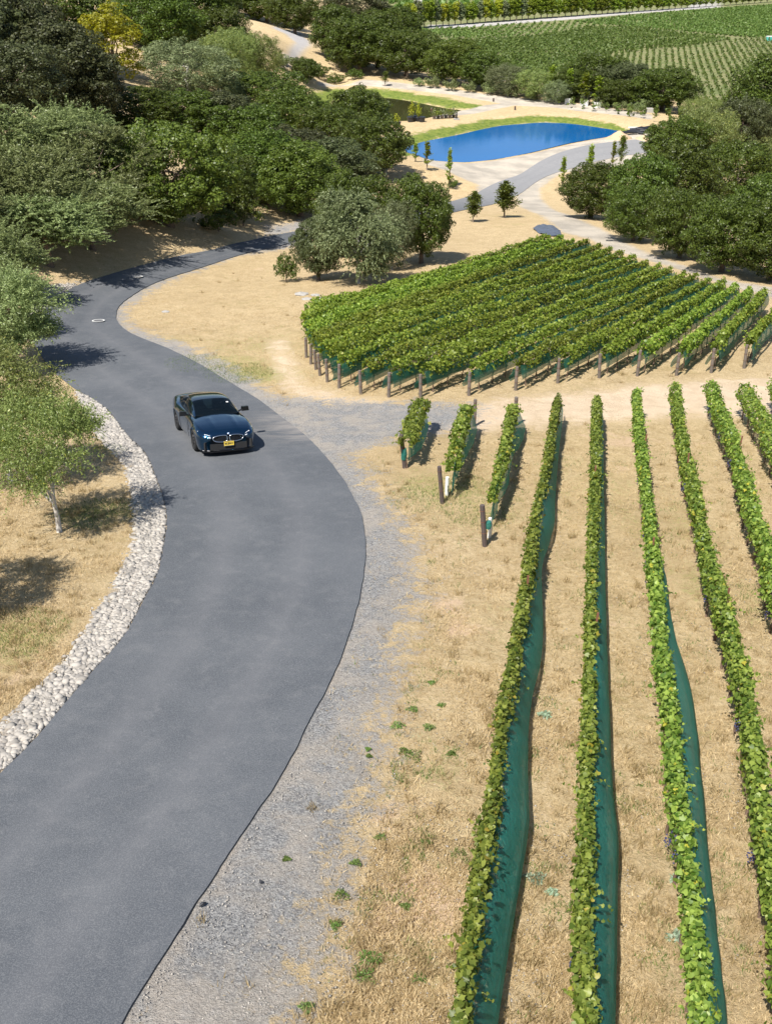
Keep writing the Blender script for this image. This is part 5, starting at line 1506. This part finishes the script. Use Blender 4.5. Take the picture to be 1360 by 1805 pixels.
    for sy in (1, -1):
        out = [(.035, .60), (.07, .645), (.20, .655), (.36, .638), (.475, .595), (.47, .53), (.40, .475), (.24, .455), (.10, .46), (.045, .50)]
        def P3(y, z, o_=0): return (2.462 + o_ - .16 * max(0, y - .12) ** 1.5 * 1.2 - (z - .47) * .17 + .03, sy * y, z)
        mb = MB(); ring = [P3(y, z, .012) for y, z in out]; cc = catmull(np.array(ring + ring[:1]), 5)
        mb.tube([tuple(p) for p in cc], .0135, 6, False); fr = mb.build('kidney_grille', M_CHROME, root, True)
        mb = MB(); cc2 = [tuple(p) for p in catmull(np.array([P3(y, z, -.002) for y, z in out + out[:1]]), 5)[:-1]]; mb.add(cc2, [tuple(range(len(cc2)))]); mb.build('grille_mesh', M_TRIM, fr)
        mb = MB()
        for k in range(9):
            y = .085 + k * .044; mb.tube([P3(y, .475 + .02 * (k > 6), .008), P3(y, .63 - .01 * max(0, k - 4), .008)], .006, 4)
        mb.build('grille_bar', M_RIM, fr)
        # headlamp: glass body with two bent light guides
        def hp(y, z, o_=.012):
            x = np.interp(y, [.44, .54, .68, .80, .89, .93], [2.45, 2.41, 2.32, 2.15, 1.95, 1.85]); return Vector((x + o_ - (z - .6) * .25, sy * y, z))
        oy = [(.50, .60), (.58, .665), (.70, .715), (.82, .765), (.87, .755), (.86, .69), (.80, .635), (.66, .59), (.55, .575)]
        cc = catmull(np.array([tuple(hp(y, z, .02)) for y, z in oy + oy[:1]]), 4)[:-1]; mb = MB(); k = len(cc); back = [(p[0] - .10, p[1] * .97, p[2]) for p in cc]
        mb.add([tuple(p) for p in cc] + back, [tuple(range(k))] + [(i, (i + 1) % k, (i + 1) % k + k, i + k) for i in range(k)]); hl = mb.build('headlight', M_LAMP, root)
        mb = MB()
        for a, b_, c_, d_ in (((.855, .75), (.86, .69), (.80, .65), (.72, .625)), ((.70, .70), (.69, .645), (.64, .61), (.55, .60))):
            q = catmull(np.array([tuple(hp(*p, .045)) for p in (a, b_, c_, d_)]), 4); mb.tube([tuple(p) for p in q], .014, 6)
        mb.tube([tuple(hp(.56, .655, .04)), tuple(hp(.68, .695, .04))], .007, 4)
        mb.build('light_guide', M_DRL, hl)
        # mirrors
        mb = MB(); mb.tube([(.62, sy * .80, .93), (.60, sy * .92, .97)], [.025, .022], 6)
        mb.box((.60, sy * 1.02, 1.0), (.13, .24, .14), Matrix.Rotation(sy * .12, 3, 'Z'), .86); mb.build('door_mirror', M_TRIM, root)
        # window line trim, door seams, handle, side vent
        mb = MB(); mb.tube([(x, sy * float(smooth_interp(np.array(x), GX_, GWb)) * 1.012, float(smooth_interp(np.array(x), XS, ZSH)) + .03) for x in np.linspace(-1.5, .7, 16)], .009, 5, False); mb.build('window_trim', M_RIM, root)
        for xd in (.72, -.62):
            tq = np.linspace(.12, .56, 12); pp = body_pts(np.full(12, xd), tq); mb = MB(); mb.tube([(p[0], sy * (p[1] + .001), p[2]) for p in pp], .005, 4, False); mb.build('door_seam', M_TRIM, root)
        mb = MB(); mb.tube([(-.32, sy * .925, .77), (-.48, sy * .927, .775)], .014, 6); mb.build('door_handle', M_PAINT, root)
        mb = MB(); mb.box((.98, sy * .925, .62), (.05, .02, .16)); mb.build('side_vent', M_TRIM, root)
        # tail lamps
        mb = MB(); mb.box((-2.32, sy * .62, .82), (.08, .3, .07), Matrix.Rotation(sy * .5, 3, 'Z')); mb.build('tail_light', simple('red_lamp', (.35, .01, .01), .3, vary=0), root)
    mb = MB(); mb.disc((2.475, 0, .705), (.62, 0, .78), .041, 20); bd = mb.build('badge', M_CHROME, root)
    c0 = Vector((2.478, 0, .709)); ax = Vector((.62, 0, .78)).normalized(); u_ = Vector((0, 1, 0)); w_ = ax.cross(u_)
    for q in range(4):
        mb = MB(); mb.add([c0] + [c0 + (u_ * math.cos(a) + w_ * math.sin(a)) * .029 for a in np.linspace(q * math.pi / 2, (q + 1) * math.pi / 2, 6)], [tuple(range(7))]); mb.build('badge_quarter', M_BADGE_B if q % 2 else M_BADGE_W, bd)
    mb = MB(); mb.box((2.515, 0, .395), (.012, .315, .165)); pl = mb.build('number_plate', M_PLATE, root)
    mb = MB(); mb.box((2.5225, 0, .396), (.004, .265, .10)); 
    def glyph(ch, cy, cz, s, w, mat):
        S = {'W': [(0, 1, .25, 0), (.25, 0, .5, .7), (.5, .7, .75, 0), (.75, 0, 1, 1)], 'G': [(1, .9, .7, 1), (.7, 1, .2, .9), (.2, .9, 0, .5), (0, .5, .2, .1), (.2, .1, .7, 0), (.7, 0, 1, .2), (1, .2, 1, .5), (1, .5, .6, .5)],
             '3': [(0, 1, 1, 1), (1, 1, 1, 0), (1, 0, 0, 0), (.2, .5, 1, .5)], '1': [(.5, 1, .5, 0), (.2, .8, .5, 1)], '4': [(.7, 0, .7, 1), (.7, 1, 0, .35), (0, .35, 1, .35)], 'V': [(0, 1, .5, 0), (.5, 0, 1, 1)], 'M': [(0, 0, 0, 1), (0, 1, .5, .4), (.5, .4, 1, 1), (1, 1, 1, 0)]}
        for a in S[ch]:
            p = Vector((2.5235, cy + a[0] * w, cz + a[1] * s)); q = Vector((2.5235, cy + a[2] * w, cz + a[3] * s)); tx.tube([p, q], .0065, 4)
    tx = MB()
    # seen from the front the plate reads left to right towards +y
    for i, ch in enumerate('WG3M4V'): glyph(ch, -.125 + i * .0435, .365, .062, .03, None)
    tx.build('plate_lettering', M_INK, pl)
    mb = MB(); mb.tube([(2.524, -.14, .461), (2.524, .14, .461)], .004, 4); mb.tube([(2.524, -.14, .328), (2.524, .14, .328)], .004, 4); mb.tube([(2.52, -.155, .318), (2.52, .155, .318), (2.52, .155, .474), (2.52, -.155, .474), (2.52, -.155, .318)], .005, 4); mb.build('plate_frame', M_CHROME, pl)
    mb = MB(); mb.box((.47, .47, 1.232), (.004, .07, .05), Matrix.Rotation(-1.15, 3, 'Y')); mb.build('windshield_sticker', M_BADGE_W, root)
    for sy, xw in ((1, .62), (-.1, .66)):
        mb = MB(); mb.tube([(.93, sy * .5, 1.015), (.80, sy * .1 - .1, 1.095)], .007, 4); mb.build('wiper', M_TRIM, root)
    # bonnet shut line
    mb = MB(); pp = [body_pts(np.array([x]), np.array([.60]))[0] for x in np.linspace(1.05, 2.25, 18)]
    for sy in (1, -1): 
        mb = MB(); mb.tube([(p[0], sy * p[1], p[2] + .001) for p in pp], .005, 4, False); mb.build('bonnet_seam', M_TRIM, root)
    return root
car = build_car()
tag(car, 'glossy black coupe with glowing headlights and a yellow plate driving down the asphalt bend', 'car')
CAR_AT = at1(400, 800); CAR_YAW = math.radians(-68)
car_scale = .90
def set_car(p, yaw):
    x, y = p[0], p[1]; f = np.array([math.cos(yaw), math.sin(yaw)]); l = np.array([-f[1], f[0]])
    zf = float(H(*(np.array([x, y]) + f * 1.4))); zr_ = float(H(*(np.array([x, y]) - f * 1.4))); zl = float(H(*(np.array([x, y]) + l * .8))); zr2 = float(H(*(np.array([x, y]) - l * .8)))
    X = Vector((f[0], f[1], (zf - zr_) / 2.8)).normalized(); Y = Vector((l[0], l[1], (zl - zr2) / 1.6)).normalized(); Zv = X.cross(Y).normalized(); Y = Zv.cross(X)
    M = Matrix((X, Y, Zv)).transposed().to_4x4(); M.translation = Vector((x, y, (zf + zr_) / 2 + .042))
    car.matrix_world = M @ Matrix.Scale(car_scale, 4)
FWD = np.array([math.cos(CAR_YAW), math.sin(CAR_YAW)])
set_car((CAR_AT[0] - FWD[0] * 1.9, CAR_AT[1] - FWD[1] * 1.9), CAR_YAW)
# ================================================================== small things
def place(o, p, rz=0):
    o.location = tuple(p); o.rotation_euler = (0, 0, rz); return o
# painted rings round the two road covers
for i, (u, v, lb) in enumerate([(174, 567, 'round manhole cover with a white painted ring, nearer one on the bend'), (243, 489, 'round manhole cover with a white painted ring, farther one up the road')]):
    p = at1(u, v); r = .28
    root = empty('manhole_cover', (p[0], p[1], float(H(p[0], p[1])) + .048)); root.rotation_euler = (-.12, 0, 0)
    mb = MB(); mb.tube([(0, 0, -.02), (0, 0, .006)], r * .8, 24); mb.build('lid', simple('cast_iron', (.13, .13, .135), .7), root)
    mb = MB(); mb.disc((0, 0, .010), (0, 0, 1), r, 28, r * .80); mb.disc((0, 0, .004), (0, 0, 1), r, 28, r * .80); o = mb.build('painted_ring', M_WHITE, root)
    tag(root, lb, 'manhole cover')
# planter boxes
for i, (u, v) in enumerate([(970, 177), (1000, 182), (1028, 186), (1051, 189)]):
    p = at1(u, v); z_, y_, dep = *p[:2], proj(p)[2]; s = 12 * dep / FPX
    root = empty('planter_box', tuple(p)); tag(root, 'white wooden planter box with a stake beside the embankment road, %s from the left' % ordn[i], 'planter', 'white planter boxes along the embankment road')
    mb = MB(); h = s * .8
    for sx, sy, a, b in ((0, -1, s, .06), (0, 1, s, .06), (-1, 0, .06, s), (1, 0, .06, s)):
        mb.box((sx * s / 2, sy * s / 2, h / 2 - .05), (a if sx == 0 else .05, b if sy == 0 else .05, h))
    mb.build('box', M_WHITE, root)
    mb = MB(); mb.box((0, 0, h * .8), (s * .92, s * .92, .05)); mb.build('soil', M_BARK, root)
    mb = MB(); mb.tube([(0, 0, 0), (0, 0, h * 2.6)], .035, 6); mb.build('stake', M_WHITE, root)
    R0, h0, cm, tm = KIND['young2']; tr_ = empty('sapling', (0, 0, h * .6), (0, 0, i), (2.2, 2.2, height_for(p, 122 + 6 * i) / h0)); tr_.parent = root; link(bpy.data.objects.new('trunk', tm), tr_); link(bpy.data.objects.new('crown', cm), tr_)
    g = np.random.default_rng(i); n = 160; P = np.c_[g.normal(size=(n, 2)) * s * .35, h * .9 + np.abs(g.normal(size=n)) * s * .9]
    obj('plant', leaf_mesh('plant', P, unit(g.normal(size=(n, 3)) + [0, 0, .5]), g.normal(size=(n, 3)), np.full(n, .26), np.full(n, .14), M_GREY), root)
p = at1(1142, 198); mb = MB(); mb.box((0, 0, .25), (1.5, .9, .55), taper=.85); mb.box((0, 0, .56), (1.2, .7, .12), taper=.8); place(mb.build('boulder', M_CONC), p); tag(bpy.context.scene.objects['boulder'], 'low white block at the right end of the embankment road', 'stone block')
# bollards and posts near the ponds
def small_post(u, vb, vt, mat, label, w=.1, base=False):
    p = at1(u, vb); h = height_for(p, vt); mb = MB(); mb.tube([(0, 0, -.1), (0, 0, h * .55), (0, 0, h * .97), (0, 0, h)], [w, w * .95, w * .9, w * .6], 8)
    o = place(mb.build('post', mat), p); tag(o, label, 'post')
    mb = MB(); mb.tube([(0, 0, h * .78), (0, 0, h * .86)], w * 1.12, 8); mb.build('band', M_RUST if not base else M_CONC, o)
    if base: mb = MB(); mb.box((0, 0, .08), (w * 6, w * 5, .18)); mb.build('foot', M_CONC, o)
    return o
small_post(869, 179, 173, M_POST_DARK, 'short dark marker post where the embankment road forks', .13)
small_post(907, 194, 187, M_POST_DARK, 'short dark marker post on the bank above the blue pond', .13)
small_post(760, 204, 190, M_POST, 'pale wooden post on the shore of the dark pond', .14)
small_post(804, 211, 198, M_BLACKPL, 'dark post on a concrete foot beside the planted strip between the ponds', .13, True)
# planted strip between the ponds: pots with small shrubs
for i, u in enumerate(np.linspace(765, 799, 6)):
    p = at1(u, 210 - (u - 765) * .06); root = empty('potted_shrub', tuple(p)); tag(root, 'small potted shrub in the strip between the ponds, %s from the left' % ordn[i], 'potted plant', 'potted shrubs between the ponds')
    mb = MB(); mb.tube([(0, 0, 0), (0, 0, .42)], [.2, .27], 9); mb.build('pot', M_BLACKPL if i % 2 else M_POST, root)
    g = np.random.default_rng(40 + i); n = 130; P = np.c_[g.normal(size=(n, 2)) * .28, .5 + np.abs(g.normal(size=n)) * .35]
    obj('foliage', leaf_mesh('foliage', P, unit(g.normal(size=(n, 3)) + [0, 0, .5]), g.normal(size=(n, 3)), np.full(n, .2), np.full(n, .13), [M_OLIVE, M_POP, M_GREY][i % 3]), root)
# nursery pots by the wood edge
for i, (u, v) in enumerate([(723, 215), (729, 213), (743, 215), (700, 224)]):
    p = at1(u, v); mb = MB(); mb.tube([(0, 0, 0), (0, 0, .62)], [.36, .46], 12); o = place(mb.build('nursery_pot', M_BLACKPL), p)
    mb = MB(); mb.tube([(0, 0, .58), (0, 0, .66)], .50, 12); mb.build('rim', M_BLACKPL, o); tag(o, ['black nursery pot left of the pair of yellow trees', 'black nursery pot between the pair of yellow trees', 'black nursery pot right of the pair of yellow trees', 'black nursery pot at the edge of the wood between the ponds'][i], 'plant pot', 'black nursery pots')
# sand heaps
def heap(u, v, w, h, label):
    p = at1(u, v); n = 26; vs = []; g = np.random.default_rng(int(u))
    for j in range(8):
        for k in range(n):
            a = 2 * math.pi * k / n; r = w * (1 - j / 7) * (1 + .12 * math.sin(a * 3 + j)) ; vs.append((math.cos(a) * r, math.sin(a) * r * .8, h * (j / 7) ** .85 * (1 + .05 * g.normal()) - .1))
    fs = [(j * n + k, j * n + (k + 1) % n, (j + 1) * n + (k + 1) % n, (j + 1) * n + k) for j in range(7) for k in range(n)]
    mb = MB(); mb.add(vs, fs); o = place(mb.build('sand_heap', simple('sand', (.52, .38, .24), .95, vary=.15, scale=4), None, True), p); tag(o, label, 'sand heap')
heap(1090, 244, 1.7, 1.05, 'larger heap of tan sand at the right end of the blue pond')
heap(1133, 245, 1.4, .6, 'lower heap of tan sand at the right end of the blue pond road')
# black pipes and sheeting by the pond
for i in range(9):
    a = random.uniform(-.5, .5); p = at1(1106 + i * 4.5, 238 - i * .8 + random.uniform(-2, 2)); mb = MB(); l = random.uniform(1.2, 2.4)
    mb.tube([(-l / 2, 0, .2 + .08 * (i % 3)), (0, .06, .3 + .1 * (i % 3)), (l / 2, 0, .22 + .1 * (i % 3))], .16, 8); o = place(mb.build('black_pipe', M_BLACKPL), p, a)
    tag(o, 'black plastic pipe in the pile beside the sand heaps, %s from the left' % ordn[i], 'pipe', 'black pipes piled by the blue pond')
p = at1(1122, 232); mb = MB(); mb.box((0, 0, .5), (2.4, .35, .12)); mb.box((-.9, 0, .2), (.1, .3, .5)); mb.box((.9, 0, .2), (.1, .3, .5)); place(mb.build('white_trestle', M_WHITE), p, -.1); tag(bpy.context.scene.objects['white_trestle'], 'white board on short legs behind the black pipes', 'trestle')
# blue-grey tarp by the gravel road
q = pts_at([(938, 404), (950, 399), (968, 398), (978, 402), (988, 412), (984, 417), (966, 417), (950, 412)])[:, :2]
cx, cy = q.mean(0); n = 26; vs = []; fs = []
Q = catmull(np.vstack([q, q[:1]]), 4)[:-1]; m_ = len(Q)
for j in range(9):
    for k in range(m_):
        t = j / 8; x = cx + (Q[k, 0] - cx) * t; y = cy + (Q[k, 1] - cy) * t
        vs.append((x, y, float(H(x, y)) + .03 + .22 * (fbm(x * 2.2, y * 1.6, 90, 3)) - (.06 if j == 8 else 0)))
fs = [(j * m_ + k, j * m_ + (k + 1) % m_, (j + 1) * m_ + (k + 1) % m_, (j + 1) * m_ + k) for j in range(8) for k in range(m_)]
mb = MB(); mb.add(vs, fs); o = mb.build('tarp', simple('blue_grey_tarp', (.09, .105, .14), .5, vary=.6, scale=3), None, True); tag(o, 'crumpled blue-grey tarp spread at the gravel road above the vine rows', 'tarp')
# turquoise bin far right
p = at1(1356, 72); dep = proj(p)[2]; s = dep / FPX
root = empty('turquoise_container', tuple(p), (0, 0, .1)); tag(root, 'turquoise container in the vineyard at the right border', 'container')
mb = MB(); mb.box((0, 0, 3.2 * s), (13 * s, 5 * s, 6.4 * s), taper=1.06); mb.build('bin', simple('turquoise_paint', (.10, .52, .46), .5), root)
mb = MB(); mb.box((0, 0, 7.2 * s), (14 * s, 5.6 * s, 1.5 * s)); mb.build('cover', M_WHITE, root)
mb = MB()
for x in (-4.5, 0, 4.5): mb.box((x * s, -2.75 * s, 3.0 * s), (.8 * s, .3 * s, 5.6 * s))
mb.build('ribs', simple('turquoise_dark', (.06, .38, .34), .5), root)
# white shed at the top
p = at1(736, 9); dep = proj(p)[2]; s = dep / FPX
root = empty('white_shed', tuple(p)); tag(root, 'small white shed among the stripes at the top border', 'shed')
mb = MB(); mb.box((0, 0, 3 * s), (13 * s, 8 * s, 6 * s)); mb.build('wall', M_WHITE, root)
mb = MB(); w, d_, z0, z1 = 7.2 * s, 4.6 * s, 6 * s, 8.6 * s; mb.add([(-w, -d_, z0), (w, -d_, z0), (w, d_, z0), (-w, d_, z0), (-w, 0, z1), (w, 0, z1)], [(0, 1, 5, 4), (2, 3, 4, 5), (0, 4, 3), (1, 2, 5)]); mb.build('roof', M_CONC, root)
mb = MB(); mb.box((0, -4.05 * s, 2.2 * s), (2.4 * s, .2 * s, 4.2 * s)); mb.build('door', M_POST, root)

# weeds on the near ground
def weed(u, v, r, label, mat, group, leaf=.045, n=150, upr=.7):
    p = at1(u, v); g = np.random.default_rng(int(u * 7 + v)); a = g.uniform(0, 6.28, n); d = np.sqrt(g.random(n)) * r * (1 + .35 * np.sin(a * 3 + u))
    P = np.c_[np.cos(a) * d, np.sin(a) * d * .8, (.02 + r * upr * (1 - d / r / 1.4) * g.random(n))]
    o = obj('weed', leaf_mesh('weed', P, unit(g.normal(size=(n, 3)) * .8 + [0, 0, .9]), np.c_[np.cos(a), np.sin(a), g.normal(size=n) * .3 + .2], leaf * g.uniform(.6, 1.5, n), leaf * .55 * g.uniform(.7, 1.3, n), mat))
    place(o, p); tag(o, label, 'weed', group)
WG = 'low green weeds on the gravel and dry ground'
for u, v, r, lb in [(727, 1252, .11, 'green weed tuft at the gravel edge, upper of the cluster beside the second bare patch'), (700, 1281, .13, 'green weed tuft lower left of the topmost cluster by the gravel edge'), (755, 1284, .11, 'green weed tuft right of the cluster by the gravel edge'),
                    (727, 1335, .19, 'long mat of green weed in the straw right of the gravel'), (712, 1326, .10, 'small weed at the left tip of the long green mat'), (650, 1334, .05, 'tiny weed on the gravel left of the long green mat'), (648, 1322, .05, 'tiny weed on the gravel just above its twin'),
                    (600, 1580, .12, 'bright green weed alone on the lower gravel'), (591, 1632, .09, 'green weed below the bright lone one on the gravel'), (749, 1488, .09, 'weed between the bare earth patches'), (626, 1523, .08, 'small flat weed at the gravel border'),
                    (670, 1478, .09, 'dull weed in the straw at the gravel border'), (648, 1690, .15, 'dark green weed pair near the bottom on the straw border'), (660, 1697, .10, 'right-hand weed of the pair near the bottom'), (645, 1725, .14, 'dull green weed below the pair near the bottom'),
                    (540, 1778, .10, 'green weed on the gravel at the bottom border'), (738, 1726, .10, 'bright weed near the widest net at the bottom'), (795, 1330, .08, 'weed under the leaning vine row'), (760, 1205, .07, 'small weed in the straw above the bare patch'),
                    (505, 1516, .06, 'small weed on the gravel by a straw wisp'), (778, 1245, .08, 'weed in dry grass beside the leaning row'), (716, 1600, .08, 'weed left of the bare earth patch')]:
    weed(u, v, r * .85, lb, M_WEED, WG, .03, 150)
for u, v, r, lb in [(942, 1552, .13, 'grey-green thistle-like weed beside the widest net'), (972, 1576, .08, 'small grey-green weed right of the thistle-like one'), (1192, 1655, .12, 'grey-green weed against the third long vine row'), (960, 1262, .10, 'grey-green weed between the first two long rows'), (1190, 1552, .08, 'pale weed touching the third long row')]:
    weed(u, v, r, lb, M_GREYWEED, 'grey-green weeds between the vine rows', .06, 90)
# shoots lying over the net and dark debris on the gravel
for u, v, l, lb in [(358, 1597, .09, 'dark scrap lying on the gravel at the asphalt edge'), (461, 1558, .04, 'small black scrap on the gravel')]:
    p = at1(u, v); mb = MB(); mb.tube([(-l / 2, 0, .02), (0, .01, .035), (l / 2, .02, .02)], [.012, .028, .01], 7); place(mb.build('scrap', M_BLACKPL), p, .5); tag(bpy.context.scene.objects[-1] if False else mb and [o for o in bpy.data.objects if o.name.startswith('scrap') and 'label' not in o][0], lb, 'debris')
# rocks on the slope by the middle trees
for i, (u, v, r) in enumerate([(532, 520, .3), (541, 528, .22), (556, 521, .2), (292, 550, .16), (566, 526, .15)]):
    p = at1(u, v); g = np.random.default_rng(i); n = 10; vs = []; 
    for j in range(5):
        for k in range(n):
            a = 2 * math.pi * k / n; rr = r * math.sin(math.pi * (j + .35) / 4.8) * (1 + g.normal() * .1); vs.append((math.cos(a) * rr * 1.2, math.sin(a) * rr, r * .5 * (j / 4) * (1 + g.normal() * .08) - r * .1))
    mb = MB(); mb.add(vs, [(j * n + k, j * n + (k + 1) % n, (j + 1) * n + (k + 1) % n, (j + 1) * n + k) for j in range(4) for k in range(n)] + [tuple(4 * n + k for k in range(n))])
    place(mb.build('boulder', M_CONC), p); o = [o for o in bpy.data.objects if o.name.startswith('boulder') and 'label' not in o][0]
    tag(o, ['pale boulder on the dry slope left of the middle trees, leftmost of its cluster', 'pale boulder just below the leftmost one on the dry slope', 'pale stone in the middle of the cluster on the dry slope', 'lone white stone on the dry grass inside the road bend', 'small stone at the right end of the cluster on the dry slope'][i], 'boulder')
